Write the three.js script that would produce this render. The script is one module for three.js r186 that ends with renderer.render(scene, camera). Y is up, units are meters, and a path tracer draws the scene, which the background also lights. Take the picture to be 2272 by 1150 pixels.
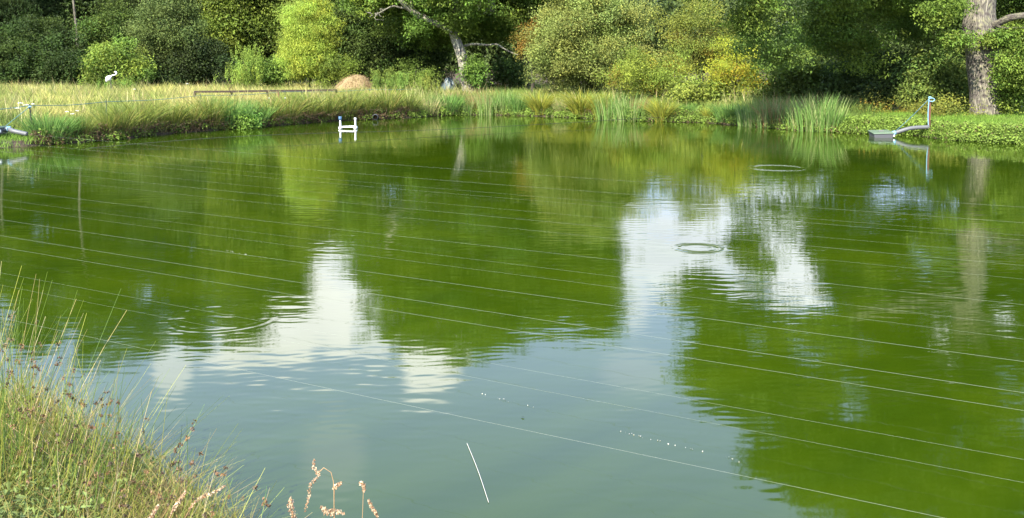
import * as THREE from 'three';
import { mergeGeometries } from 'three/addons/utils/BufferGeometryUtils.js';
import { ImprovedNoise } from 'three/addons/math/ImprovedNoise.js';

// ------------------------------------------------------------------ camera, sky, sun, exposure
const W = 2272, H = 1150, F = 2230, CX = 1136, CY = 298, EYE = 2.1;      // the photograph is the lower part of a 4:3 frame
const HORIZON = 130, PITCH = Math.atan((CY - HORIZON) / F);
const scene = new THREE.Scene();
const camera = new THREE.PerspectiveCamera(2 * Math.atan(852 / F) * 180 / Math.PI, 2272 / 1704, 0.1, 4000);
camera.position.set(0, EYE, 0);
camera.rotation.set(-PITCH, 0, 0);
camera.setViewOffset(2272, 1704, 0, 554, 2272, 1150);
camera.updateProjectionMatrix();

const renderer = new THREE.WebGLRenderer({ antialias: true });
renderer.toneMapping = THREE.LinearToneMapping;
renderer.toneMappingExposure = 3.0;
renderer.shadowMap.enabled = true;

const sunDir = new THREE.Vector3(-0.38, 0.64, 0.665).normalize();
const sun = new THREE.DirectionalLight(new THREE.Color(1, 0.94, 0.83), 5.0);
sun.position.copy(sunDir).multiplyScalar(120).add(new THREE.Vector3(0, 0, -30));
sun.target.position.set(0, 0, -30);
sun.castShadow = true; sun.shadow.mapSize.set(4096, 4096);
Object.assign(sun.shadow.camera, { left: -60, right: 60, top: 60, bottom: -60, near: 1, far: 300 });
sun.name = 'sun';
scene.add(sun, sun.target);

// ------------------------------------------------------------------ small tools
function rng(seed) { let a = seed >>> 0; return () => { a = (a + 0x6D2B79F5) | 0; let t = Math.imul(a ^ (a >>> 15), 1 | a); t = (t + Math.imul(t ^ (t >>> 7), 61 | t)) ^ t; return ((t ^ (t >>> 14)) >>> 0) / 4294967296; }; }
const perlin = new ImprovedNoise();
const noise = (x, y, z = 0) => perlin.noise(x, y, z);
function fbm(x, y, z, o = 5) { let s = 0, a = 0.5; for (let i = 0; i < o; i++) { s += a * perlin.noise(x, y, z); x *= 2.03; y *= 2.03; z *= 2.03; a *= 0.5; } return s; }
const clamp = (x, a, b) => Math.min(b, Math.max(a, x));
const smooth = (a, b, x) => { const t = clamp((x - a) / (b - a), 0, 1); return t * t * (3 - 2 * t); };
const V = (x, y, z) => new THREE.Vector3(x, y, z);
const RGB = (r, g, b) => new THREE.Color().setRGB(r, g, b);
const cp = Math.cos(PITCH), sp = Math.sin(PITCH);
function ray(px, py) { const x = (px - CX) / F, y = -(py - CY) / F; return [x, y * cp - sp, -y * sp - cp]; }
function atD(px, py, D) { const r = ray(px, py), k = -D / r[2]; return V(r[0] * k, EYE + r[1] * k, -D); }        // survey: a bearing and a distance
function onY(px, py, Y = 0) { const r = ray(px, py), k = (Y - EYE) / r[1]; return V(r[0] * k, Y, r[2] * k); }
const M = (D) => D / F;                                                                                             // metres per survey step at a distance
const used = {};
function numbered(name) { const n = used[name] = (used[name] ?? -1) + 1; return n ? `${name}_${String(n).padStart(3, '0')}` : name; }
function tag(o, label, category, group, kind) { if (label) o.userData.label = label; if (category) o.userData.category = category; if (group) o.userData.group = group; if (kind) o.userData.kind = kind; return o; }
function shade(o) { o.castShadow = o.receiveShadow = true; return o; }
function thing(name, pos, label, category, group) { const g = new THREE.Group(); g.name = numbered(name); g.position.copy(pos); scene.add(g); return tag(g, label, category, group); }
function part(parent, name, geo, mat, kind) { const m = shade(new THREE.Mesh(geo, mat)); m.name = name; if (kind) m.userData.kind = kind; parent.add(m); return m; }
const ORD = ['first', 'second', 'third', 'fourth', 'fifth', 'sixth', 'seventh', 'eighth', 'ninth', 'tenth', 'eleventh', 'twelfth', 'thirteenth', 'fourteenth', 'fifteenth', 'sixteenth', 'seventeenth', 'eighteenth', 'nineteenth', 'twentieth'];
class Soup {                                                                                                        // triangles with a colour each
  constructor() { this.p = []; this.c = []; }
  tri(a, b, c, k) { this.p.push(a[0], a[1], a[2], b[0], b[1], b[2], c[0], c[1], c[2]); if (k) for (let i = 0; i < 3; i++) this.c.push(k[0], k[1], k[2]); }
  geo() { const g = new THREE.BufferGeometry(); g.setAttribute('position', new THREE.Float32BufferAttribute(this.p, 3)); if (this.c.length) g.setAttribute('color', new THREE.Float32BufferAttribute(this.c, 3)); g.computeVertexNormals(); return g; }
}
// a tube along a curve whose radius is a function of 0..1, with lumps
function tube(points, radius, sides = 8, steps = 16, lump = 0, seed = 0, capped = true) {
  const curve = points.length === 2 ? new THREE.LineCurve3(...points) : new THREE.CatmullRomCurve3(points, false, 'centripetal');
  const fr = curve.computeFrenetFrames(steps, false), pos = [], idx = [], uv = [], len = curve.getLength();
  for (let i = 0; i <= steps; i++) {
    const t = i / steps, p = curve.getPointAt(t), r = typeof radius === 'function' ? radius(t) : radius;
    for (let j = 0; j <= sides; j++) {
      const a = j / sides * Math.PI * 2, ca = Math.cos(a), sa = Math.sin(a);
      const k = r * (1 + (lump ? lump * (noise(ca * 1.7 + seed, sa * 1.7, t * len * 0.9) + 0.6 * noise(ca * 5 + seed, sa * 5, t * len * 0.5)) : 0));
      pos.push(p.x + k * (ca * fr.normals[i].x + sa * fr.binormals[i].x), p.y + k * (ca * fr.normals[i].y + sa * fr.binormals[i].y), p.z + k * (ca * fr.normals[i].z + sa * fr.binormals[i].z));
      uv.push(j / sides * Math.max(1, Math.round(6.28 * r * 1)), t * len);
      if (i < steps && j < sides) { const q = i * (sides + 1) + j; idx.push(q, q + 1, q + sides + 1, q + 1, q + sides + 2, q + sides + 1); }
    }
  }
  if (capped) for (const end of [0, steps]) {
    const p = curve.getPointAt(end / steps), n = pos.length / 3; pos.push(p.x, p.y, p.z); uv.push(0, 0);
    for (let j = 0; j < sides; j++) { const q = end * (sides + 1) + j; end ? idx.push(q, q + 1, n) : idx.push(q + 1, q, n); }
  }
  const g = new THREE.BufferGeometry(); g.setAttribute('position', new THREE.Float32BufferAttribute(pos, 3)); g.setAttribute('uv', new THREE.Float32BufferAttribute(uv, 2)); g.setIndex(idx); g.computeVertexNormals();
  return g;
}

// ------------------------------------------------------------------ the sky: blue air with a belt of fair-weather cumulus
{
  const w = 2048, h = 1024, data = new Float32Array(w * h * 4);
  const heaps = [];                                                           // cumulus: azimuth and elevation in degrees (0 = straight over the pond), half sizes, density
  const mirrored = (px, py) => { const r = ray(px, py); return [Math.atan2(r[0], -r[2]) * 180 / Math.PI, Math.atan2(-r[1], Math.hypot(r[0], r[2])) * 180 / Math.PI]; };
  for (const [px, py, rx, ry, d] of [[600, 755, 3.9, 2.1, 1], [720, 690, 3.0, 3.2, 1], [770, 590, 2.2, 3.0, 0.8], [830, 730, 2.4, 1.6, 0.75], [960, 790, 2.2, 1.9, 1], [385, 815, 1.0, 1.2, 0.6], [1480, 555, 5.2, 3.9, 0.72], [1640, 420, 6, 4.2, 0.66], [1400, 660, 1.5, 2.4, 0.55], [1740, 560, 4, 3.6, 0.75], [2080, 760, 3, 3.0, 1.1], [2250, 640, 4, 3, 0.8], [1410, 825, 2.2, 1.2, 0.3], [740, 1015, 2.0, 2.0, 0.3], [1780, 640, 3, 1.5, 0.8]])
    heaps.push([...mirrored(px, py), rx, ry, d]);
  const r = rng(5);
  for (let a = 40; a < 328; a += 9) heaps.push([a + r() * 6, 5 + r() * 11, 3 + r() * 4.5, 2 + r() * 2.6, 0.6 + r() * 0.5]);
  for (let j = 0; j < h; j++) {
    const el = ((j + 0.5) / h - 0.5) * 180, e = Math.max(0, el) * Math.PI / 180, se = Math.sin(e);
    const air = Math.exp(-se * 4.2), base = [0.375 + 0.14 * air, 0.50 + 0.15 * air, 0.87 + 0.05 * air];
    for (let i = 0; i < w; i++) {
      const phi = ((i + 0.5) / w - 0.5) * Math.PI * 2, x = Math.cos(phi), z = Math.sin(phi), o = (j * w + i) * 4;
      let cover = 0;
      if (el > -1 && el < 34) {
        const az = Math.atan2(x, -z) * 180 / Math.PI;                         // 0 over the pond, positive to the right
        let d = -9, dens = 1;
        for (const q of heaps) {
          let da = az - q[0]; da -= 360 * Math.round(da / 360);
          const u = da / q[2], v = (el - q[1]) / q[3], m = u * u + v * v;
          if (m < 9) { if (q[4] <= 0.5) cover = Math.max(cover, q[4] * smooth(1.4, 0.2, m) * 0.55); else if (1 - m > d) { d = 1 - m; dens = Math.min(1, q[4]); } }
        }
        if (d > -3) { const n = fbm(x * 9 + 3.1, se * 14, z * 9, 6) * 2.6 + fbm(x * 3, se * 5 + 7, z * 3, 3); cover = Math.max(cover, dens * smooth(-0.28, 0.5, d + n)); }
        cover = Math.max(cover, 0.35 * smooth(7, 0, el));
      }
      const lit = 0.80 + 0.42 * smooth(9, 17, el) + 0.5 * fbm(x * 6, se * 9, z * 6 + 4, 4);
      data[o] = base[0] * (1 - cover) + 1.12 * lit * cover; data[o + 1] = base[1] * (1 - cover) + 1.10 * lit * cover; data[o + 2] = base[2] * (1 - cover) + 1.12 * lit * cover; data[o + 3] = 1;
    }
  }
  const t = new THREE.DataTexture(data, w, h, THREE.RGBAFormat, THREE.FloatType);
  t.mapping = THREE.EquirectangularReflectionMapping; t.magFilter = t.minFilter = THREE.LinearFilter; t.needsUpdate = true;
  scene.background = t; scene.environment = t;
}

// ------------------------------------------------------------------ pond outline and ground
const BANK = [[0, 328], [60, 325], [160, 318], [260, 310], [370, 297], [500, 288], [600, 280], [700, 272], [760, 268], [840, 265], [900, 262], [960, 258], [1040, 255], [1120, 256], [1200, 258], [1300, 263], [1380, 268], [1460, 270], [1560, 272], [1660, 280], [1750, 288], [1840, 293], [1920, 297], [2010, 299], [2060, 304], [2120, 312], [2200, 317], [2272, 320]];
function bankAt(px) { for (let i = 1; i < BANK.length; i++) if (px <= BANK[i][0] || i === BANK.length - 1) { const [a, b] = BANK[i - 1], [c, d] = BANK[i]; return onY(px, b + (d - b) * (px - a) / (c - a)); } }
const pond = [...BANK.map(([x, y]) => onY(x, y)).map((p) => [p.x, p.z]), [14.2, -21], [14.6, -14], [12, -8], [7.5, -4.6], [3, -3.8], [0.6, -3.7], [-0.6, -3.9], [-1.25, -4.35], [-1.95, -5.0], [-2.6, -5.6], [-3.7, -6.4], [-6, -7.6], [-10, -10.5], [-14, -15.5], [-14.6, -20]];
function pondDistance(x, z) {                                                  // positive on land
  let d = 1e9, inside = false;
  for (let i = 0, j = pond.length - 1; i < pond.length; j = i++) {
    const [ax, az] = pond[j], [bx, bz] = pond[i], ex = bx - ax, ez = bz - az, t = clamp(((x - ax) * ex + (z - az) * ez) / (ex * ex + ez * ez), 0, 1);
    d = Math.min(d, (x - ax - t * ex) ** 2 + (z - az - t * ez) ** 2);
    if ((bz > z) !== (az > z) && x < (ax - bx) * (z - bz) / (az - bz) + bx) inside = !inside;
  }
  return Math.sqrt(d) * (inside ? -1 : 1);
}
function groundY(x, z) {
  const far = Math.hypot(x, z);
  let s = far < 75 ? pondDistance(x, z) : 40;
  if (far < 75) s += 0.10 * noise(x * 1.3, z * 1.3, 2) + 0.06 * noise(x * 4, z * 4, 5);
  if (s < 0) return Math.max(-1.0, s * 0.7);
  let y = 0.17 * smooth(0, 0.22, s) + 0.16 * smooth(0.2, 2.4, s) + 0.006 * Math.min(s, 40);
  y += (0.04 * noise(x * 0.9, z * 0.9) + 0.08 * noise(x * 0.2, z * 0.2, 9)) * smooth(0.3, 3, s);
  y += 3.6 * smooth(54, 100, -z) + 9 * smooth(90, 400, far) * smooth(20, -30, z);
  return y;
}
const GROUND = {};
{
  const line = (lo, hi, step, out) => { const a = []; for (let v = lo; v <= hi + 1e-6; v += step) a.push(v); let d = step, v = hi; while (v < out) { d *= 1.28; v += d; a.push(v); } d = step; v = lo; while (v > -out) { d *= 1.28; v -= d; a.unshift(v); } return a; };
  const xs = line(-24, 24, 0.2, 1500), zs = line(-48, 1, 0.2, 1500), pos = [], col = [], idx = [], uv = [];
  for (const z of zs) for (const x of xs) {
    const y = groundY(x, z), n = fbm(x * 0.7, z * 0.7, 1, 4), m = fbm(x * 3, z * 3, 4, 3);
    const soil = clamp(smooth(0.30, 0.12, y) + m * 0.4, 0, 1);
    const grassy = [0.075 + 0.05 * n, 0.095 + 0.04 * n, 0.026 + 0.012 * n], earth = [0.055 + 0.03 * m, 0.040 + 0.02 * m, 0.022 + 0.01 * m];
    const litter = smooth(47, 50, -z + 2 * n); pos.push(x, y, z); uv.push(x, z); for (let k = 0; k < 3; k++) col.push((grassy[k] * (1 - soil) + earth[k] * soil) * (1 - litter) + earth[k] * litter);
  }
  for (let j = 0; j + 1 < zs.length; j++) for (let i = 0; i + 1 < xs.length; i++) { const q = j * xs.length + i; idx.push(q, q + xs.length, q + 1, q + 1, q + xs.length, q + xs.length + 1); }
  const g = new THREE.BufferGeometry(); g.setAttribute('position', new THREE.Float32BufferAttribute(pos, 3)); g.setAttribute('color', new THREE.Float32BufferAttribute(col, 3)); g.setAttribute('uv', new THREE.Float32BufferAttribute(uv, 2)); g.setIndex(idx); g.computeVertexNormals();
  const m = shade(new THREE.Mesh(g, new THREE.MeshStandardMaterial({ vertexColors: true, roughness: 1 }))); m.name = 'ground';
  tag(m, 'grassy ground and earth banks round the pond', 'ground', null, 'structure'); scene.add(m);
}

// ------------------------------------------------------------------ the water
{
  const n = 1024, make = (tile, waves, seed) => {                              // tileable ripples as a float normal map
    const r = rng(seed), gx = new Float32Array(n * n), gz = new Float32Array(n * n);
    for (const [len, slope, spread, count] of waves) for (let k = 0; k < count; k++) {
      const a = (r() - 0.5) * spread + Math.PI / 2, kx = Math.round(Math.cos(a) * tile / len * (0.8 + 0.4 * r())), kz = Math.round(Math.sin(a) * tile / len * (0.8 + 0.4 * r())), ph = r() * 6.283, L = Math.hypot(kx, kz) || 1, s = slope / Math.sqrt(count) * 1.414;
      const cxs = new Float32Array(n), sxs = new Float32Array(n);
      for (let i = 0; i < n; i++) { cxs[i] = Math.cos(6.283185 * kx * i / n); sxs[i] = Math.sin(6.283185 * kx * i / n); }
      for (let j = 0; j < n; j++) { const b = 6.283185 * kz * j / n + ph, cb = Math.cos(b), sb = Math.sin(b), o = j * n; for (let i = 0; i < n; i++) { const v = s * (cxs[i] * cb - sxs[i] * sb); gx[o + i] += v * kx / L; gz[o + i] += v * kz / L; } }
    }
    const d = new Float32Array(n * n * 4);
    for (let j = 0; j < n; j++) for (let i = 0; i < n; i++) {
      const o = j * n + i, u = i / n, v = j / n, calm = 0.45 + 1.1 * smooth(-0.25, 0.35, fbm(Math.cos(u * 6.283) * 1.3 + 5, Math.sin(u * 6.283) * 1.3 + Math.cos(v * 6.283) * 1.3, Math.sin(v * 6.283) * 1.3 + seed, 3));
      const sx = gx[o] * calm, sz = gz[o] * calm; d[o * 4] = 0.5 - 0.5 * sx; d[o * 4 + 1] = 0.5 - 0.5 * sz; d[o * 4 + 2] = 1 - 0.25 * (sx * sx + sz * sz); d[o * 4 + 3] = 1;
    }
    const t = new THREE.DataTexture(d, n, n, THREE.RGBAFormat, THREE.FloatType); t.wrapS = t.wrapT = THREE.RepeatWrapping; t.magFilter = t.minFilter = THREE.LinearFilter; t.repeat.set(1 / tile, 1 / tile); t.needsUpdate = true; return t;
  };
  const mottle = (() => {                                                        // soft random mottling of the water colour, so it is not flat
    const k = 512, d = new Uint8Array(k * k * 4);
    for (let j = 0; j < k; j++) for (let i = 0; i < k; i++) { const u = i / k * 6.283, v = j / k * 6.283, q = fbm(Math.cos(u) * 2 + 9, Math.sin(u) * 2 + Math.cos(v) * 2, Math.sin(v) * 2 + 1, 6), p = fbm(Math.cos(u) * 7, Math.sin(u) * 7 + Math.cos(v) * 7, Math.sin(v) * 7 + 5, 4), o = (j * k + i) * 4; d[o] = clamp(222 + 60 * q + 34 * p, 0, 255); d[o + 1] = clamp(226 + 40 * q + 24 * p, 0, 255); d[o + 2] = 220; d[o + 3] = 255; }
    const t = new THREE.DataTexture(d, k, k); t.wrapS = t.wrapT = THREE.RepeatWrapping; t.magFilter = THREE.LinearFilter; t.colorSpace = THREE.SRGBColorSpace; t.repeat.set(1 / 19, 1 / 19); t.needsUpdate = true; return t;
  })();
  const mat = new THREE.MeshPhysicalMaterial({ color: RGB(0.0310, 0.0560, 0.0016), map: mottle, roughness: 0.035, ior: 1.333, normalMap: make(17, [[0.085, 0.0042, 1.3, 12], [0.16, 0.0036, 1.2, 10], [0.36, 0.0018, 1.2, 8], [1.6, 0.0007, 1.5, 5]], 11) });
  const shape = new THREE.Shape([[-17, 3], [17, 3], [17, 42], [-17, 42]].map(([x, y]) => new THREE.Vector2(x, y)));
  const geos = [], rings = [[onY(1550, 551), 0.24, 0.0013, 0.045], [onY(490, 705), 0.42, 0.00022, 0.05], [onY(1725, 373), 0.5, 0.0009, 0.06]], sides = 72;
  for (const [c, r0, amp, width] of rings) {
    const R = r0 + width * 5, hole = [];
    for (let k = 0; k < sides; k++) { const a = -k / sides * Math.PI * 2; hole.push(new THREE.Vector2(c.x + R * Math.cos(a), -c.z + R * Math.sin(a))); }
    shape.holes.push(new THREE.Path(hole));
    const pos = [], nor = [], uv = [], idx = [], rows = 60, f = (q) => amp * Math.exp(-(((q - r0) / (width * 1.5)) ** 2)) * Math.cos((q - r0) / width * 3.3) * smooth(R, R - width, q);
    for (let i = 0; i <= rows; i++) for (let k = 0; k <= sides; k++) {
      const q = R * i / rows, a = -k / sides * Math.PI * 2, y = i === rows ? 0 : f(q), s = i === rows ? 0 : (f(q + 1e-3) - f(q - 1e-3)) / 2e-3, x = c.x + q * Math.cos(a), z = c.z - q * Math.sin(a);
      const nn = V(-s * Math.cos(a), 1, s * Math.sin(a)).normalize(); pos.push(x, y, z); nor.push(nn.x, nn.y, nn.z); uv.push(x, -z);
      if (i < rows && k < sides) { const b = i * (sides + 1) + k; idx.push(b, b + sides + 1, b + 1, b + 1, b + sides + 1, b + sides + 2); }
    }
    const g = new THREE.BufferGeometry(); g.setAttribute('position', new THREE.Float32BufferAttribute(pos, 3)); g.setAttribute('normal', new THREE.Float32BufferAttribute(nor, 3)); g.setAttribute('uv', new THREE.Float32BufferAttribute(uv, 2));
    for (let t = 0; t < idx.length; t += 3) [idx[t + 1], idx[t + 2]] = [idx[t + 2], idx[t + 1]];
    // keep the winding that faces up
    const a = V(pos[idx[sides * 12] * 3], 0, pos[idx[sides * 12] * 3 + 2]), b = V(pos[idx[sides * 12 + 1] * 3], 0, pos[idx[sides * 12 + 1] * 3 + 2]), d = V(pos[idx[sides * 12 + 2] * 3], 0, pos[idx[sides * 12 + 2] * 3 + 2]);
    if (b.sub(a).cross(d.sub(a)).y < 0) for (let t = 0; t < idx.length; t += 3) [idx[t + 1], idx[t + 2]] = [idx[t + 2], idx[t + 1]];
    g.setIndex(idx); geos.push(g);
  }
  const sheet = new THREE.ShapeGeometry(shape); sheet.rotateX(-Math.PI / 2);
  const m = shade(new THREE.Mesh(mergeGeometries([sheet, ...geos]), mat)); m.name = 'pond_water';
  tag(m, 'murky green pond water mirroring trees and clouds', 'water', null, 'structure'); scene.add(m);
}

// ------------------------------------------------------------------ foliage materials and leaf sprays
const leafMat = (r, g, b, t = 0.35) => new THREE.MeshPhysicalMaterial({ color: RGB(r, g, b), roughness: 0.92, transmission: t, thickness: 0, side: THREE.DoubleSide, specularIntensity: 0.35 });
function spray(seed, count, R, len, wid, { flat = 0.75, droop = 0.2, along = false } = {}) {
  const r = rng(seed), s = new Soup();
  for (let i = 0; i < count; i++) {
    const a = r() * 6.283, q = R * Math.sqrt(r()), up = (r() - 0.5) * R * 2 * flat, p = along ? V((r() - 0.5) * 0.35 * R, (r() * 2 - 1) * R, (r() - 0.5) * 0.35 * R) : V(Math.cos(a) * q, up, Math.sin(a) * q);
    const d = V(r() - 0.5, r() - 0.5 - droop + (along ? 0.9 : 0), r() - 0.5).normalize(), n = V(r() - 0.5, 0.7 + r() * 0.5, r() - 0.5).normalize(), side = d.clone().cross(n).normalize(), L = len * (0.65 + 0.7 * r()), w = wid * (0.65 + 0.7 * r());
    const tip = p.clone().addScaledVector(d, L), mid = p.clone().addScaledVector(d, L * 0.45), lift = n.multiplyScalar(w * 0.25), l = mid.clone().addScaledVector(side, w / 2).add(lift), k = mid.clone().addScaledVector(side, -w / 2).add(lift);
    s.tri(p.toArray(), l.toArray(), tip.toArray()); s.tri(p.toArray(), tip.toArray(), k.toArray());
  }
  return s.geo();
}
const SPRAYS = {
  broad: [spray(1, 34, 0.36, 0.13, 0.085), spray(2, 34, 0.36, 0.13, 0.085)],
  oak: [spray(3, 40, 0.34, 0.11, 0.06, { flat: 0.6 }), spray(4, 40, 0.34, 0.11, 0.06, { flat: 0.6 })],
  small: [spray(5, 52, 0.32, 0.075, 0.045), spray(6, 52, 0.32, 0.075, 0.045)],
  willow: [spray(7, 46, 0.34, 0.15, 0.026, { droop: 0.5 }), spray(8, 46, 0.34, 0.15, 0.026, { droop: 0.3 })],
  needle: [spray(9, 50, 0.42, 0.17, 0.03, { flat: 0.3, droop: 0.35 }), spray(10, 50, 0.42, 0.17, 0.03, { flat: 0.3, droop: 0.35 })],
  feather: [spray(12, 46, 0.42, 0.10, 0.028, { along: true }), spray(13, 46, 0.42, 0.10, 0.028, { along: true })],
};
const LEAF = leafMat(1, 1, 1, 0.36);
const barkTex = (() => {
  const n = 256, d = new Uint8Array(n * n * 4);
  for (let j = 0; j < n; j++) for (let i = 0; i < n; i++) {
    const u = i / n * 6.283, v = j / n * 6.283, q = fbm(Math.cos(u) * 3.6 + 3, Math.sin(u) * 3.6 + Math.cos(v) * 0.5, Math.sin(v) * 0.5, 4), ridge = Math.abs(q) * 3.2, k = clamp(90 + 420 * ridge * 0.5, 0, 255), o = (j * n + i) * 4;
    d[o] = d[o + 1] = d[o + 2] = k; d[o + 3] = 255;
  }
  const t = new THREE.DataTexture(d, n, n); t.wrapS = t.wrapT = THREE.RepeatWrapping; t.magFilter = THREE.LinearFilter; t.needsUpdate = true; return t;
})();
const barkTone = (() => {
  const n = 256, d = new Uint8Array(n * n * 4);
  for (let j = 0; j < n; j++) for (let i = 0; i < n; i++) {
    const u = i / n * 6.283, v = j / n * 6.283, q = fbm(Math.cos(u) * 3.6 + 3, Math.sin(u) * 3.6 + Math.cos(v) * 0.5, Math.sin(v) * 0.5, 4), b = fbm(Math.cos(u) * 1.4, Math.sin(u) * 1.4 + Math.cos(v) * 1.4, Math.sin(v) * 1.4 + 4, 4), o = (j * n + i) * 4;
    const k = clamp(0.62 + Math.abs(q) * 1.1 + b * 0.6, 0.3, 1); d[o] = 255 * k; d[o + 1] = 255 * clamp(k * (1 + 0.12 * b), 0, 1); d[o + 2] = 255 * clamp(k * (0.97 - 0.3 * Math.max(0, b)), 0, 1); d[o + 3] = 255;
  }
  const t = new THREE.DataTexture(d, n, n); t.wrapS = t.wrapT = THREE.RepeatWrapping; t.magFilter = THREE.LinearFilter; t.colorSpace = THREE.SRGBColorSpace; t.needsUpdate = true; return t;
})();
const bark = (r, g, b, bump = 0.02) => new THREE.MeshStandardMaterial({ color: RGB(r, g, b), roughness: 0.95, map: barkTone, bumpMap: barkTex, bumpScale: bump });
const BARK = { dark: bark(0.10, 0.085, 0.065), grey: bark(0.25, 0.225, 0.185, 0.03), pale: bark(0.44, 0.41, 0.34, 0.02) };

const mtx = new THREE.Matrix4(), qt = new THREE.Quaternion(), eu = new THREE.Euler(), vs = V(1, 1, 1), vp = V(0, 0, 0), tint = new THREE.Color();
// lobes: {c:[x,y,z] from the base, r:[x,y,z], n: boughs}; each bough is a flattened cloud of leaf sprays
function crown(parent, name, kind, lobes, color, { seed = 1, per = 12, bough = 0.75, size = 1, gap = 0, vary = 0.28, shell = 0.35, dry = 0, flat = 0.5 } = {}) {
  color = [color[0] * 1.95, color[1] * 1.9, color[2] * 1.0]; const r = rng(seed * 7919 + 13), items = [], gauss = () => (r() + r() + r() - 1.5) * 1.15;
  for (const L of lobes) for (let k = 0; k < L.n; k++) {
    const u = r() * 2 - 1, a = r() * 6.283, s = Math.sqrt(1 - u * u), q = Math.pow(r(), shell), d = [s * Math.cos(a), u, s * Math.sin(a)];
    const lump = 1 + 0.22 * noise(d[0] * 2.3 + seed, d[1] * 2.3, d[2] * 2.3 + L.c[0]);
    const c = d.map((v, i) => L.c[i] + v * L.r[i] * q * lump);
    if (gap && noise(c[0] * 0.55 + seed * 3, c[1] * 0.55, c[2] * 0.55) < gap - 0.5) continue;
    const b = bough * (0.55 + 0.8 * r()), t = 1 + (r() - 0.5) * 2 * vary, hue = (r() - 0.5) * vary, old = r() < dry;
    for (let m = 0; m < per; m++) {
      const v = t * (0.85 + 0.3 * r());
      items.push([c[0] + gauss() * b, c[1] + gauss() * b * flat, c[2] + gauss() * b, size * (0.7 + 0.6 * r()), old ? [color[0] * 1.35 * v, color[1] * 0.9 * v, color[2] * 0.8 * v] : [color[0] * v * (1 + hue), color[1] * v, color[2] * v * (1 - 0.5 * hue)]]);
    }
  }
  const geos = SPRAYS[kind], halves = geos.map((_, h) => items.filter((_, i) => i % geos.length === h));
  halves.forEach((list, h) => {
    const im = shade(new THREE.InstancedMesh(geos[h], LEAF, list.length)); im.name = h ? name + '_001' : name; im.userData.kind = 'stuff';
    list.forEach(([x, y, z, s, c], i) => { eu.set((r() - 0.5) * 0.9, r() * 6.283, (r() - 0.5) * 0.9); mtx.compose(vp.set(x, y, z), qt.setFromEuler(eu), vs.setScalar(s)); im.setMatrixAt(i, mtx); im.setColorAt(i, tint.setRGB(c[0], c[1], c[2])); });
    parent.add(im);
  });
}
const onGround = (x, z, sink = 0.03) => V(x, groundY(x, z) - sink, z);
const standAt = (px, D, sink) => { const x = (px - CX) / F * D; return onGround(x, -D, sink); };
// a lobe seen in the mirror (surveyed below the waterline) or directly
const rel = (p, base) => [p.x - base.x, p.y - base.y, p.z - base.z];
const lobeM = (base, px, py, rx, ry, D, n, rz) => { const p = atD(px, py, D); p.y = -p.y; return { c: rel(p, base), r: [rx * M(D), ry * M(D), rz ?? rx * M(D)], n }; };
const lobeD = (base, px, py, rx, ry, D, n, rz) => { const p = atD(px, py, D); return { c: rel(p, base), r: [rx * M(D), ry * M(D), rz ?? rx * M(D) * 0.8], n }; };
function stems(parent, lobes, mat, seed, r0, trunkTop, name = 'trunk') {
  const r = rng(seed + 99), top = V(...trunkTop);
  part(parent, name, tube([V(0, -0.25, 0), V(top.x * 0.3 + (r() - 0.5) * 0.2, top.y * 0.4, top.z * 0.3), top], (t) => r0 * (1 - 0.55 * t) * (1 + 0.5 * Math.exp(-t * 14)), 10, 12, 0.12, seed), mat);
  for (const L of lobes) for (let k = 0; k < 3; k++) {
    const e = V(L.c[0] + (r() - 0.5) * L.r[0] * 1.3, L.c[1] + (r() - 0.3) * L.r[1], L.c[2] + (r() - 0.5) * L.r[2] * 1.3), s = top.clone().multiplyScalar(0.45 + 0.5 * r());
    part(parent, 'branch', tube([s, s.clone().lerp(e, 0.5).add(V(0, 0.3 * r(), 0)), e], (t) => r0 * 0.42 * (1 - 0.82 * t), 6, 8, 0.1, seed + k), mat);
  }
}
function tree(name, base, kind, lobes, color, label, category, opts = {}) {
  const g = thing(name, base, label, category, opts.group), l0 = lobes[0];
  stems(g, opts.bare ? [] : lobes, opts.bark ?? BARK.dark, opts.seed ?? 1, opts.r0 ?? 0.16, opts.top ?? [l0.c[0] * 0.8, l0.c[1], l0.c[2] * 0.8], category === 'tree' ? 'trunk' : 'stem');
  crown(g, category === 'tree' ? 'crown' : 'foliage', kind, lobes, color, opts);
  return g;
}

// ------------------------------------------------------------------ trees and shrubs on the far side
const WOOD = [0.040, 0.062, 0.016];
let seed = 20;
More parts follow.
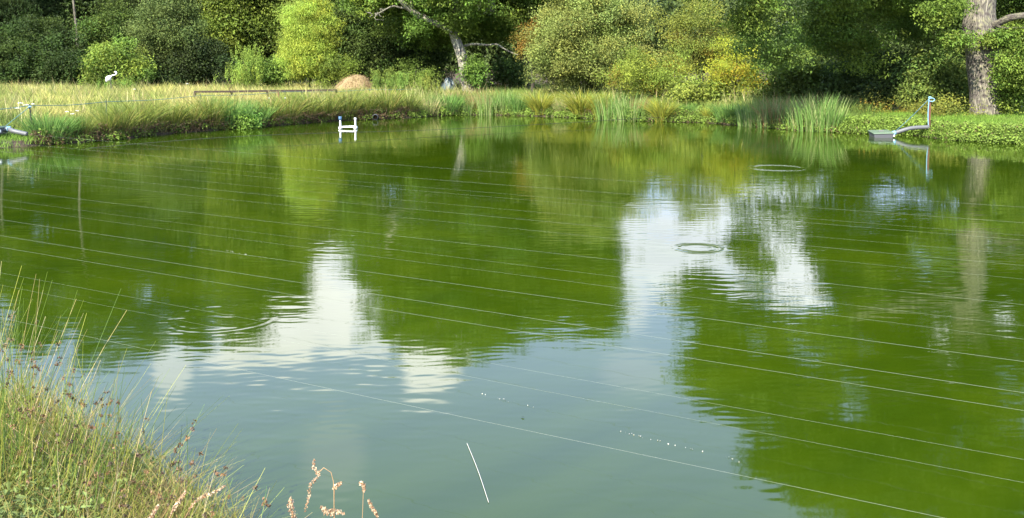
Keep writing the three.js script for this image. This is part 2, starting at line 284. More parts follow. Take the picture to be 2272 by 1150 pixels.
// tall trees of the wood on the left, whose tops show only in the water
for (const [px, top, half, D, kind, col, label] of [
  [-330, 760, 130, 55, 'broad', [0.030, 0.050, 0.013], 'dark broad tree well beyond the left edge of the view'],
  [-190, 770, 120, 57, 'needle', [0.022, 0.040, 0.012], 'tall dark conifer just beyond the left edge of the view'],
  [-60, 742, 120, 56, 'needle', [0.0198, 0.0363, 0.0119], 'tall dark conifer at the left edge of the wood'],
  [95, 782, 105, 57, 'needle', [0.0218, 0.0396, 0.0119], 'dark conifer behind the thin pale trunk on the left'],
  [215, 790, 100, 58, 'broad', [0.0264, 0.0449, 0.0119], 'tall dark green tree behind the white heron'],
  [312, 796, 95, 57, 'small', [0.0290, 0.0462, 0.0145], 'tallest tree of the wood behind the grey-green sallow'],
  [425, 762, 95, 58, 'broad', [0.0304, 0.0495, 0.0119], 'dark tree standing over the shady gap left of the feathery bush'],
  [545, 750, 85, 56, 'broad', [0.075, 0.105, 0.022], 'light green tree rising behind the feathery bush'],
  [632, 690, 62, 57, 'broad', [0.070, 0.10, 0.024], 'light green tree rising behind the bright willow']]) {
  const b = standAt(px, D), s = ++seed, t = top + 22, hgt = (t - 250);
  const lobes = [lobeM(b, px, t - hgt * 0.26, half * 0.72, hgt * 0.26, D, 60), lobeM(b, px + 12, t - hgt * 0.52, half, hgt * 0.24, D, 80), lobeM(b, px - 10, t - hgt * 0.78, half * 0.95, hgt * 0.2, D, 70)];
  tree('woodland_tree', b, kind, lobes, col, label, 'tree', { seed: s, per: 13, bough: 0.85, r0: 0.2, size: 1.15, top: [0.2, 8, 0], group: 'trees of the wood beyond the meadow' });
}
// shrubs: [name, px, py, half width, half height, distance, kind, colour, label, opts]
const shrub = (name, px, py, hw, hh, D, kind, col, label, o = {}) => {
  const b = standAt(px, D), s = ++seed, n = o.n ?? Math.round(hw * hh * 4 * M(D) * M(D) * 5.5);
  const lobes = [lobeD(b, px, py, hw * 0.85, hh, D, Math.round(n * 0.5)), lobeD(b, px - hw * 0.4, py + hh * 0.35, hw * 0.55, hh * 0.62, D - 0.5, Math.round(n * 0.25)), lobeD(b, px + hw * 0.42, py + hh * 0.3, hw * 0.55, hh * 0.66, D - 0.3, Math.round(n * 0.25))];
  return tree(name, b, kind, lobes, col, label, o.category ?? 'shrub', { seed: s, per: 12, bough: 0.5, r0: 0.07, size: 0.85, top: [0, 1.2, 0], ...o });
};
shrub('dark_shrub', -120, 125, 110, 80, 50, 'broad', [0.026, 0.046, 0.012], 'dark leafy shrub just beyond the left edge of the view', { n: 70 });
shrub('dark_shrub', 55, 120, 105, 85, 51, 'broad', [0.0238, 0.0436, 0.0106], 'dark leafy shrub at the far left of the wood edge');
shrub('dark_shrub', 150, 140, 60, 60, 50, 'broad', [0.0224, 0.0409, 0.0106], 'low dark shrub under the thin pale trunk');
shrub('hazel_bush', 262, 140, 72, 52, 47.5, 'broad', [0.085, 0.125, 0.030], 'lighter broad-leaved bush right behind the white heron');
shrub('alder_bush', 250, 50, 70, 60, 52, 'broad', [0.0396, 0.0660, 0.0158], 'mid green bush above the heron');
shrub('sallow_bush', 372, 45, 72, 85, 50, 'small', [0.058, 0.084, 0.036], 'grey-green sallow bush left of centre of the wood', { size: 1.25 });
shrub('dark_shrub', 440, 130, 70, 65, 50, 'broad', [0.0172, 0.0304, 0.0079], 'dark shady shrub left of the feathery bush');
shrub('feathery_bush', 545, 152, 50, 40, 46.5, 'feather', [0.115, 0.165, 0.045], 'feathery bright green bush with upright shoots in the meadow');
shrub('leafy_bush', 608, 145, 40, 42, 47.5, 'broad', [0.075, 0.125, 0.035], 'round leafy green bush between feathery bush and bright willow');
shrub('willow_bush', 690, 78, 60, 98, 47, 'willow', [0.165, 0.210, 0.052], 'tall bright yellow-green willow bush', { bough: 0.45, n: 170 });
shrub('leafy_bush', 745, 150, 45, 45, 46.5, 'small', [0.105, 0.145, 0.036], 'low yellow-green bush at the foot of the bright willow');
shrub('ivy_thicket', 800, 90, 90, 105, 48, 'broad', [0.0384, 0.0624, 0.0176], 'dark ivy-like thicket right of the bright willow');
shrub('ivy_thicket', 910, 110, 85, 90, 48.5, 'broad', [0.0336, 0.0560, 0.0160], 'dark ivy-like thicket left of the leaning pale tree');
shrub('leafy_bush', 925, 165, 45, 25, 45, 'small', [0.085, 0.12, 0.032], 'low lit bush at the foot of the dark thicket');
shrub('sallow_bush', 1310, 75, 135, 118, 41, 'small', [0.120, 0.146, 0.062], 'large pale grey-green sallow bush right of the leaning tree', { bough: 0.5, n: 300, size: 1.0 });
shrub('brown_leaved_bush', 1185, 80, 32, 45, 42, 'small', [0.11, 0.10, 0.030], 'bush with brownish leaves at the left side of the big sallow', { dry: 0.3 });
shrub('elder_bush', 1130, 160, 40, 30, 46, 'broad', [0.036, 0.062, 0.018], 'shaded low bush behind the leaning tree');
shrub('hawthorn_bush', 1450, 150, 95, 58, 37.5, 'small', [0.115, 0.145, 0.032], 'yellow-green thorn bush in front of the big sallow', { dry: 0.08 });
shrub('hawthorn_bush', 1550, 72, 95, 78, 41, 'small', [0.105, 0.125, 0.036], 'thorn bush with brownish tips behind the yellow bush', { dry: 0.08 });
shrub('bramble_thicket', 1560, 195, 75, 40, 36, 'broad', [0.105, 0.135, 0.036], 'bramble thicket right of the thorn bush with pale stems', { dry: 0.08, size: 0.7 });
shrub('yellow_bush', 1632, 148, 66, 52, 36.5, 'small', [0.145, 0.170, 0.026], 'yellow-tipped bush right of the brambles', { dry: 0.02, vary: 0.2 });
shrub('hazel_bush', 1770, 165, 85, 70, 36, 'broad', [0.060, 0.092, 0.022], 'mid green bush right of the yellow-tipped bush', { size: 0.8 });
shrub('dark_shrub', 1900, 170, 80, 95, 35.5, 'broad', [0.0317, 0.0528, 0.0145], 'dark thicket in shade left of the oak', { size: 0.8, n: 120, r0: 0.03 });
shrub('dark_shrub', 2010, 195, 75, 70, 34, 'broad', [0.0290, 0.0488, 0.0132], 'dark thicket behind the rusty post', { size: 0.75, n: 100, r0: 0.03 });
shrub('hazel_bush', 2080, 185, 60, 72, 32.5, 'broad', [0.070, 0.105, 0.034], 'lit broad-leaved bush left of the oak trunk', { size: 0.75, n: 80, r0: 0.03 });
shrub('bramble_thicket', 1985, 250, 85, 24, 31.2, 'small', [0.115, 0.120, 0.030], 'low browning brambles behind the green-lidded box', { r0: 0.008, top: [0, 0.3, 0], dry: 0.3 });
shrub('bramble_thicket', 2110, 250, 50, 22, 30.2, 'small', [0.090, 0.105, 0.028], 'low brambles beside the foot of the oak', { r0: 0.008, top: [0, 0.3, 0], dry: 0.25 });
shrub('bramble_thicket', 2262, 215, 60, 45, 33, 'small', [0.075, 0.105, 0.028], 'brambles right of the oak trunk', { r0: 0.008, top: [0, 0.3, 0], dry: 0.15 });

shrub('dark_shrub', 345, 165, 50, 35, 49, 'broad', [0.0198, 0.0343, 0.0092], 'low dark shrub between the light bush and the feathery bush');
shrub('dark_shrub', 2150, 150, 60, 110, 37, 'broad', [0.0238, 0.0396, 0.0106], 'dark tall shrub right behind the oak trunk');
shrub('nettle_patch', 865, 184, 62, 22, 43, 'feather', [0.085, 0.13, 0.04], 'patch of tall green weeds right of the straw heap', { r0: 0.01, top: [0, 0.3, 0], size: 0.8, bough: 0.35 });
shrub('nettle_patch', 930, 190, 35, 16, 42, 'feather', [0.12, 0.15, 0.045], 'yellowish patch of weeds left of the tarpaulin heap', { r0: 0.01, top: [0, 0.3, 0], size: 0.8, bough: 0.3 });
shrub('nettle_patch', 266, 190, 42, 9, 44.5, 'feather', [0.08, 0.13, 0.035], 'low green weeds at the feet of the heron', { r0: 0.01, top: [0, 0.3, 0], size: 0.7, bough: 0.3 });
shrub('nettle_patch', 546, 268, 16, 18, 30.4, 'broad', [0.075, 0.14, 0.035], 'leafy green weed among the rush tussocks of the left bank', { r0: 0.01, top: [0, 0.3, 0], size: 0.55, bough: 0.2, n: 14 });
// trees closing the wood right of the bright willow, seen in the water
for (const [px, top, half, D, col, label] of [[705, 596, 62, 53, [0.080, 0.110, 0.026], 'light green tree directly behind the bright willow bush'], [768, 556, 50, 54, [0.060, 0.090, 0.022], 'tree behind the left end of the dark ivy-like thicket']]) {
  const b = standAt(px, D), t = top, hgt = t - 250;
  tree('woodland_tree', b, 'broad', [lobeM(b, px, t - hgt * 0.3, half * 0.75, hgt * 0.3, D, 40), lobeM(b, px, t - hgt * 0.65, half, hgt * 0.33, D, 60)], col, label, 'tree', { seed: ++seed, per: 12, bough: 0.7, r0: 0.15, top: [0.1, 5, 0], group: 'trees of the wood beyond the meadow' });
}
// the leaning pale tree in the middle, its limbs built one by one
{
  const D = 43.5, b = standAt(1042, D, 0.1), g = thing('leaning_tree', b, 'leaning tree with pale lichened trunk and forked limbs behind the reeds', 'tree');
  const P = (px, py, d = 0) => { const p = atD(px, py, D + d); return p.sub(b); };
  part(g, 'trunk', tube([V(0.03, -0.3, 0), P(1040, 190), P(1031, 150), P(1020, 112), P(1009, 84), P(1004, 60)], (t) => 0.30 * (1 - 0.36 * t) * (1 + 0.35 * Math.exp(-t * 9)), 16, 30, 0.16, 3), BARK.pale);
  const limb = (pts, a, c, s) => part(g, 'limb', tube(pts, (t) => a + (c - a) * t, 10, 22, 0.2, s), BARK.pale);
  limb([P(1013, 92), P(998, 66, -0.2), P(968, 52, -0.4), P(930, 34, -0.6), P(908, 20, -0.8), P(880, -10, -1.2), P(850, -60, -1.2)], 0.17, 0.08, 5);
  limb([P(1007, 72), P(1011, 40, 0.1), P(1012, 5), P(1016, -50, 0.3), P(1010, -120, 0.3), P(1030, -190)], 0.16, 0.06, 6);
  limb([P(1012, 38), P(1000, 18, 0.3), P(984, 0, 0.5), P(960, -40, 0.5)], 0.06, 0.03, 7);
  limb([P(1013, 50), P(1024, 10), P(1030, -40, -0.3), P(1060, -120, -0.5)], 0.07, 0.035, 8);
  limb([P(908, 20, -0.8), P(890, 17, -0.9), P(872, 14, -1.0), P(850, 24, -1.2), P(832, 34, -1.3)], 0.05, 0.015, 9);
  limb([P(915, 22, -0.7), P(912, 0, -0.7), P(908, -30, -0.6)], 0.07, 0.04, 10);
  limb([P(1031, 102), P(1050, 98, -0.3), P(1085, 100, -0.5), P(1102, 98, -0.6), P(1118, 108, -0.7), P(1136, 117, -0.7), P(1150, 122, -0.8)], 0.055, 0.02, 11);
  limb([P(1012, 0), P(1070, -40), P(1130, -90, -0.4)], 0.1, 0.04, 12);
  const r = rng(77);
  for (const [px, py] of [[838, 30], [850, 22], [820, 28], [1062, -8], [1085, -5], [1092, 0]]) for (let k = 0; k < 3; k++) part(g, 'twig', tube([P(px, py, -1), P(px + (r() - 0.5) * 20, py + (px > 1000 ? 18 : -5 + r() * 20), -1), P(px + (r() - 0.5) * 34, py + (px > 1000 ? 30 + r() * 6 : r() * 26 - 6), -1.1)], (t) => 0.022 * (1 - 0.8 * t), 5, 6), BARK.pale);
  const L = (px, py, rx, ry, n, d = 0) => lobeM(b, px, py, rx, ry, D + 1.5 + d, n);
  crown(g, 'crown', 'oak', [L(985, 640, 185, 150, 260), L(890, 560, 100, 110, 110), L(1040, 500, 210, 90, 150), L(1100, 660, 110, 120, 110), L(850, 480, 70, 60, 40, -1), L(1000, 400, 150, 40, 35)], [0.060, 0.098, 0.020], { seed: 301, per: 13, bough: 0.7, size: 1.0, gap: 0.08 });
  crown(g, 'trunk_leaves', 'broad', [lobeD(b, 1050, 150, 17, 22, D - 0.4, 12), lobeD(b, 1060, 172, 22, 12, D - 0.4, 9)], [0.055, 0.105, 0.024], { seed: 302, per: 7, bough: 0.28, size: 0.7 });
}
{
  const D = 47, b = standAt(1165, D), L = (px, py, rx, ry, n, d = 0) => lobeM(b, px, py, rx, ry, D + d, n), P = (px, py, d = 0) => atD(px, py, D + d).sub(b);
  const g = thing('oak_tree', b, 'dark-stemmed oak in deep shade behind the leaning pale tree', 'tree');
  part(g, 'trunk', tube([V(0, -0.2, 0), P(1163, 120), P(1155, 55), P(1157, 0), P(1170, -60), P(1200, -160)], (t) => 0.34 * (1 - 0.6 * t), 12, 20, 0.12, 31), BARK.dark);
  part(g, 'limb', tube([P(1158, 30), P(1130, 36, -0.4), P(1100, 44, -0.8), P(1075, 30, -1), P(1040, 10, -1.2)], (t) => 0.17 * (1 - 0.7 * t), 8, 14, 0.15, 32), BARK.dark);
  part(g, 'limb', tube([P(1160, -10), P(1120, -5, -0.7), P(1090, 12, -1), P(1060, -6, -1.2)], (t) => 0.09 * (1 - 0.7 * t), 8, 14, 0.15, 33), BARK.dark);
  part(g, 'limb', tube([P(1180, -90), P(1230, -150), P(1290, -180)], (t) => 0.17 * (1 - 0.7 * t), 8, 14, 0.15, 34), BARK.dark);
  crown(g, 'crown', 'oak', [L(1225, 640, 110, 105, 150), L(1305, 610, 72, 125, 120), L(1190, 520, 130, 80, 100), L(1330, 700, 40, 40, 20), L(1150, 430, 100, 50, 45), L(1110, 400, 60, 25, 14, -1)], [0.058, 0.094, 0.020], { seed: 311, per: 13, bough: 0.7, size: 1.05 });
}
// thin pale trunks at the edge of the left wood
[[178, 95, 55, 0.10, 'thin pale bare trunk above the low dark shrub left of the heron'], [47, 60, 56, 0.11, 'thin grey trunk between the dark shrubs near the left edge'], [4, 75, 54, 0.12, 'pale trunk at the very left edge of the wood']].forEach(([px, py, D, r0, label], i) => {
  const b = standAt(px, D), top = V(0.3, 11.5 - i, 0.1), g = thing('slender_tree', b, label, 'tree', 'thin trunks at the wood edge');
  part(g, 'trunk', tube([V(0, -0.2, 0), V(-0.1, 3, 0), V(-0.25, 6, 0), top], (t) => r0 * 0.8 * (1 - 0.5 * t), 8, 16, 0.1, i + 60), BARK.grey);
  crown(g, 'crown', 'small', [{ c: [0.2, 10.6 - i, 0], r: [1.6, 2.6, 1.6], n: 45 }], [0.05, 0.08, 0.02], { seed: 400 + i, per: 11, bough: 0.6, size: 1.1 });
});
// the big oak on the right, leaning out over the pond
{
  const D = 30.4, b = standAt(2190, D, 0.08), P = (px, py, d = 0) => atD(px, py, D + d).sub(b), R = (px, py, d = 0) => { const p = atD(px, py, D + d); p.y = -p.y; return p.sub(b); };
  const g = thing('old_oak', b, 'big oak with thick grey trunk at the right edge', 'tree');
  part(g, 'trunk', tube([V(0.02, -0.3, 0), P(2190, 255), P(2187, 200), P(2182, 150), P(2178, 100), P(2174, 50), P(2176, 0), P(2180, -60), P(2170, -140)], (t) => 0.47 * (1 - 0.14 * t) * (1 + 0.32 * Math.exp(-t * 16) + 0.10 * Math.exp(-(((t - 0.52) / 0.06) ** 2))), 28, 60, 0.09, 9), BARK.grey);
  const limb = (pts, a, c, s) => part(g, 'limb', tube(pts, (t) => a + (c - a) * t, 10, 20, 0.15, s), BARK.grey);
  limb([P(2185, 60), P(2215, 52, -0.5), P(2240, 40, -0.9), P(2300, 30, -1.4), P(2380, 10, -2)], 0.13, 0.05, 41);
  limb([P(2200, 48), P(2230, 62, -0.9), P(2290, 60, -1.3)], 0.05, 0.02, 42);
  limb([P(2172, -100), R(2050, 660, -1), R(1900, 700, -1.6), R(1720, 710, -2.4), R(1600, 690, -2.9)], 0.26, 0.04, 43);
  limb([P(2172, -120), R(2120, 760), R(2040, 850, -1), R(1850, 900, -2), R(1680, 920, -2.5)], 0.28, 0.05, 44);
  limb([P(2172, -120), R(2200, 850, -1), R(2180, 1000, -2), R(2150, 1150, -2)], 0.26, 0.06, 45);
  limb([P(2172, -120), R(2280, 800, -1), R(2380, 900, -2)], 0.24, 0.06, 46);
  limb([R(1900, 700, -1.6), R(1860, 630, -1.2), R(1820, 570, -0.6)], 0.07, 0.015, 47);
  const L = (px, py, rx, ry, n, d = 0, rz) => lobeM(b, px, py, rx, ry, D + d, n, rz);
  crown(g, 'crown', 'oak', [
    L(1600, 850, 95, 95, 95, -2.5), L(1740, 890, 130, 130, 170, -2), L(1880, 1000, 170, 150, 230, -1.5), L(1760, 1040, 80, 80, 70, -1.5), L(2060, 1060, 190, 190, 260, -1), L(2240, 980, 160, 230, 210, -1),
    L(1950, 780, 120, 110, 120, 1.5), L(2100, 800, 120, 140, 120, 1), L(2260, 690, 120, 120, 110, 2.5), L(2010, 660, 100, 70, 60, 2), L(2130, 620, 100, 90, 70, 2.5), L(1900, 640, 60, 60, 40, 0.5), L(2050, 500, 100, 90, 90, 3.5), L(2200, 500, 110, 100, 90, 3.5), L(2270, 560, 60, 80, 40, 2), L(1940, 560, 70, 70, 50, 2),
    L(1575, 655, 62, 58, 42, -3), L(1660, 690, 80, 60, 52, -2.6), L(1790, 720, 90, 55, 56, -2.2), L(1660, 560, 34, 70, 16, -2.6), L(1830, 520, 50, 70, 24, 1), L(1720, 470, 14, 60, 5, -2), L(1900, 470, 60, 60, 26, 1), L(1850, 600, 45, 50, 26, -1), L(1570, 750, 50, 40, 26, -2.5), L(1805, 450, 40, 50, 20, 1.5), L(1655, 475, 22, 45, 8, 0)],
    [0.062, 0.098, 0.021], { seed: 501, per: 11, bough: 0.5, size: 0.78, gap: 0.36 });
  crown(g, 'low_leaves', 'oak', [lobeD(b, 2258, 150, 36, 60, D - 1.2, 40), lobeD(b, 2120, 90, 20, 10, D - 0.9, 6), lobeD(b, 2250, 85, 34, 18, D - 1.0, 14), lobeD(b, 2205, 86, 14, 7, D - 0.9, 3), lobeD(b, 2255, 215, 26, 35, D - 0.6, 16), lobeD(b, 2095, 20, 34, 30, D - 1.0, 14)], [0.075, 0.115, 0.026], { seed: 502, per: 8, bough: 0.3, size: 0.7 });
}
// the wood behind: one mass
{
  const r = rng(900), list = [];
  for (let px = -500; px < 2800; px += 7) for (let k = 0; k < 26; k++) { const D = 66 + r() * 20, x = (px + r() * 30 - CX) / F * D, y = 0.6 + r() * (7.0 + 0.9 * noise(px * 0.01, D * 0.1) + 2.5 * smooth(700, 500, px)) * (D / 80); list.push([x, y, -D]); }
  const im = shade(new THREE.InstancedMesh(SPRAYS.broad[0], LEAF, list.length)); im.name = 'background_wood';
  list.forEach(([x, y, z], i) => { eu.set(r() - 0.5, r() * 6.28, r() - 0.5); mtx.compose(vp.set(x, y, z), qt.setFromEuler(eu), vs.setScalar(1.7 + r() * 1.5)); im.setMatrixAt(i, mtx); const v = 0.7 + 0.6 * r(); im.setColorAt(i, tint.setRGB(0.07 * v, 0.105 * v, 0.02 * v)); });
  tag(im, 'dark wood filling the background behind the bushes', 'wood', null, 'stuff'); scene.add(im);
}

// ------------------------------------------------------------------ grasses
function blade(s, r, base, out, height, width, bend, col, segs = 3) {
  const az = out + (r() - 0.5) * 0.6, dx = Math.cos(az), dz = Math.sin(az), ta = r() * 6.283, wx = Math.cos(ta) * width / 2, wz = Math.sin(ta) * width / 2; let prev = null;
  for (let i = 0; i <= segs; i++) {
    const t = i / segs, q = bend * height * t * t, y = base[1] + height * (t - 0.28 * bend * t * t * t), w = i === segs ? 0.12 : 1 - 0.55 * t, c = [base[0] + dx * (q + t * height * 0.04), y, base[2] + dz * (q + t * height * 0.04)], a = [c[0] - wx * w, c[1], c[2] - wz * w], b = [c[0] + wx * w, c[1], c[2] + wz * w];
    if (prev) { s.tri(prev[0], prev[1], b, col); if (i < segs) s.tri(prev[0], b, a, col); }
    prev = [a, b];
  }
}
const GRASS = new THREE.MeshPhysicalMaterial({ color: RGB(1, 1, 1), vertexColors: true, roughness: 0.9, transmission: 0.3, thickness: 0, specularIntensity: 0.3, side: THREE.DoubleSide });
const pick = (r, list) => { const c = list[Math.floor(r() * list.length)], v = 0.8 + 0.4 * r(); return c.map((x) => x * v); };
const PAL = {
  rush: [[0.167, 0.210, 0.029], [0.123, 0.181, 0.029], [0.217, 0.239, 0.035], [0.275, 0.239, 0.065], [0.145, 0.203, 0.032]],
  lush: [[0.094, 0.196, 0.032], [0.123, 0.232, 0.041], [0.102, 0.203, 0.043], [0.160, 0.261, 0.058]],
  yellow: [[0.275, 0.290, 0.029], [0.232, 0.254, 0.026], [0.304, 0.275, 0.038], [0.189, 0.232, 0.029]],
  straw: [[0.493, 0.420, 0.189], [0.406, 0.348, 0.160], [0.319, 0.319, 0.116], [0.217, 0.261, 0.072]],
  iris: [[0.138, 0.254, 0.052], [0.174, 0.290, 0.065], [0.116, 0.217, 0.043], [0.275, 0.319, 0.116]],
  red: [[0.319, 0.181, 0.080], [0.362, 0.232, 0.116], [0.232, 0.217, 0.072]],
  brown: [[0.232, 0.145, 0.065], [0.174, 0.116, 0.058], [0.290, 0.203, 0.102]],
};
function tussockGeo(sd, pal, n, R, h, w, bend, thatch = 0.12) {
  const r = rng(sd), s = new Soup();
  for (let i = 0; i < n; i++) {
    const a = r() * 6.283, q = R * Math.sqrt(r()), dead = r() < thatch;
    blade(s, r, [Math.cos(a) * q, -0.12, Math.sin(a) * q], a, (dead ? 0.5 : 1) * h * (0.6 + 0.5 * r()), w, (dead ? 1.5 : bend) * (0.15 + 0.9 * (q / R)) * (0.6 + 0.8 * r()), pick(r, dead ? PAL.brown : pal), 4);
  }
  return s.geo();
}
const TUSS = { rush: [0, 1, 2].map((k) => tussockGeo(40 + k, PAL.rush, 460, 0.22, 0.98, 0.016, 0.75, 0.2)), lush: [0, 1].map((k) => tussockGeo(50 + k, PAL.lush, 520, 0.36, 0.72, 0.014, 0.45, 0.05)), yellow: [0, 1].map((k) => tussockGeo(60 + k, PAL.yellow, 480, 0.2, 0.95, 0.015, 0.75, 0.08)), iris: [0, 1].map((k) => tussockGeo(70 + k, PAL.iris, 170, 0.42, 1.0, 0.017, 0.3, 0.06)), straw: [0, 1].map((k) => tussockGeo(80 + k, PAL.straw, 420, 0.4, 0.7, 0.009, 0.5, 0.1)), red: [0, 1].map((k) => tussockGeo(90 + k, PAL.red, 380, 0.35, 0.75, 0.008, 0.4, 0.1)) };
const tr = rng(4321);
// [px, metres behind the water's edge, kind, size, width, lean]
const leftBank = [[108, 0.45, 'lush', 1.0, 1.5], [150, 0.5, 'lush', 0.9, 1.2], [188, 0.2, 'rush', 0.82, 0.8], [238, 0.35, 'rush', 0.85, 1.1], [270, 0.3, 'rush', 1.0, 1.1], [308, 0.4, 'rush', 1.08, 1.2], [348, 0.5, 'rush', 0.95, 1.1], [385, 0.35, 'rush', 1.0, 1.1], [425, 0.4, 'rush', 1.12, 1.2], [468, 0.35, 'rush', 1.15, 1.2], [508, 0.4, 'lush', 1.35, 1.2], [560, 0.5, 'lush', 1.2, 1.2], [600, 0.35, 'rush', 1.05, 1.2], [640, 0.35, 'rush', 1.05, 1.3], [680, 0.4, 'rush', 1.0, 1.3], [722, 0.35, 'rush', 1.15, 1.5], [772, 0.4, 'rush', 1.05, 1.4], [815, 0.4, 'rush', 1.0, 1.3], [858, 0.5, 'rush', 1.1, 1.4], [905, 0.45, 'rush', 0.95, 1.3]];
leftBank.forEach(([px, back, kind, s, w], i) => {
  const e = bankAt(px), k = 1 + back / Math.hypot(e.x, e.z), m = shade(new THREE.Mesh(TUSS[kind][i % TUSS[kind].length], GRASS)); m.name = numbered(kind === 'lush' ? 'grass_clump' : 'rush_tussock');
  m.position.copy(onGround(e.x * k, e.z * k, 0)); m.rotation.y = tr() * 6.28; const v = 0.82 + 0.36 * tr(); m.scale.set(s * w * 0.9, s * v, s * w * 0.9); m.rotation.z = -0.06;
  tag(m, `${kind === 'lush' ? 'lush green grass clump' : 'olive green rush tussock'}, ${ORD[i]} clump along the left bank from the dark stake`, kind === 'lush' ? 'grass' : 'rush', 'clumps along the left bank'); scene.add(m);
});
const rightBank = [[948, 0.5, 'straw', 1, 1.3], [990, 0.5, 'lush', 1.1, 1.3], [1035, 0.05, 'iris', 0.85, 0.6], [1062, 0.5, 'red', 1.3, 0.9], [1085, 0.1, 'iris', 1.05, 0.9], [1120, 0.3, 'iris', 1.0, 1.0], [1150, 0.4, 'lush', 1.1, 1.0], [1200, 0.15, 'yellow', 1.05, 1.15], [1252, 0.5, 'straw', 0.9, 0.9], [1292, 0.3, 'yellow', 1.18, 1.3], [1330, 0.25, 'yellow', 1.1, 0.9], [1352, 0.05, 'iris', 1.2, 0.9], [1395, 0.05, 'iris', 1.15, 1.0], [1420, 0.6, 'red', 1.1, 0.7], [1468, 0.1, 'yellow', 1.0, 1.15], [1520, 0.5, 'lush', 0.8, 1.0], [1572, 0.2, 'yellow', 0.62, 0.8], [1618, 0.4, 'lush', 0.95, 1.2], [1668, 0.15, 'iris', 1.0, 1.0], [1705, 0.2, 'iris', 1.0, 1.1], [1730, 0.7, 'red', 1.35, 1.3], [1765, 0.2, 'iris', 0.9, 1.0], [1800, 0.1, 'iris', 1.25, 1.0], [1830, 0.15, 'iris', 1.2, 1.0], [1855, 0.3, 'lush', 0.7, 1.0]];
const kn = {};
rightBank.forEach(([px, back, kind, s, w], i) => {
  const e = bankAt(px), k = 1 + back / Math.hypot(e.x, e.z), m = shade(new THREE.Mesh(TUSS[kind][i % TUSS[kind].length], GRASS)); kn[kind] = (kn[kind] ?? -1) + 1;
  m.name = numbered({ straw: 'dry_grass_clump', lush: 'grass_clump', iris: 'reed_clump', red: 'russet_grass_clump', yellow: 'yellow_rush_tussock' }[kind]);
  m.position.copy(onGround(e.x * k, e.z * k, 0)); m.position.y = Math.max(m.position.y, -0.1); m.rotation.y = tr() * 6.28; m.scale.set(s * w, s, s * w);
  tag(m, `${{ straw: 'straw-coloured grass clump', lush: 'green grass clump', iris: 'clump of upright green reed blades', red: 'russet seeding grass clump', yellow: 'round yellow-green rush tussock' }[kind]}, ${ORD[kn[kind]]} of its kind rightwards from the leaning tree`, kind === 'iris' ? 'reeds' : kind === 'yellow' ? 'rush' : 'grass', 'clumps along the far bank'); scene.add(m);
});
// meadow, lawn and bank grass: nobody could count it
function turf(sd, n, h, w, spread, bend, seedy = 0) {
  const r = rng(sd), s = new Soup();
  for (let i = 0; i < n; i++) { const a = r() * 6.283, q = spread * Math.sqrt(r()), v = 0.75 + 0.5 * r(); blade(s, r, [Math.cos(a) * q, -0.04, Math.sin(a) * q], r() * 6.283, h * (0.5 + 0.6 * r()), w * (seedy && i % 3 === 0 ? 2.2 : 1), bend * (0.4 + r()), [v, v, v * (0.9 + 0.2 * r())], 2); }
  return s.geo();
}
function field(name, label, geo, spots) {
  const im = shade(new THREE.InstancedMesh(geo, GRASS, spots.length)); im.name = name; const r = rng(spots.length);
  spots.forEach(([x, z, s, c], i) => { eu.set((r() - 0.5) * 0.25, r() * 6.283, (r() - 0.5) * 0.25); mtx.compose(vp.set(x, groundY(x, z), z), qt.setFromEuler(eu), vs.set(s * 1.1, s * (0.8 + 0.4 * r()), s * 1.1)); im.setMatrixAt(i, mtx); im.setColorAt(i, tint.setRGB(...c)); });
  tag(im, label, 'grass', null, 'stuff'); scene.add(im);
}
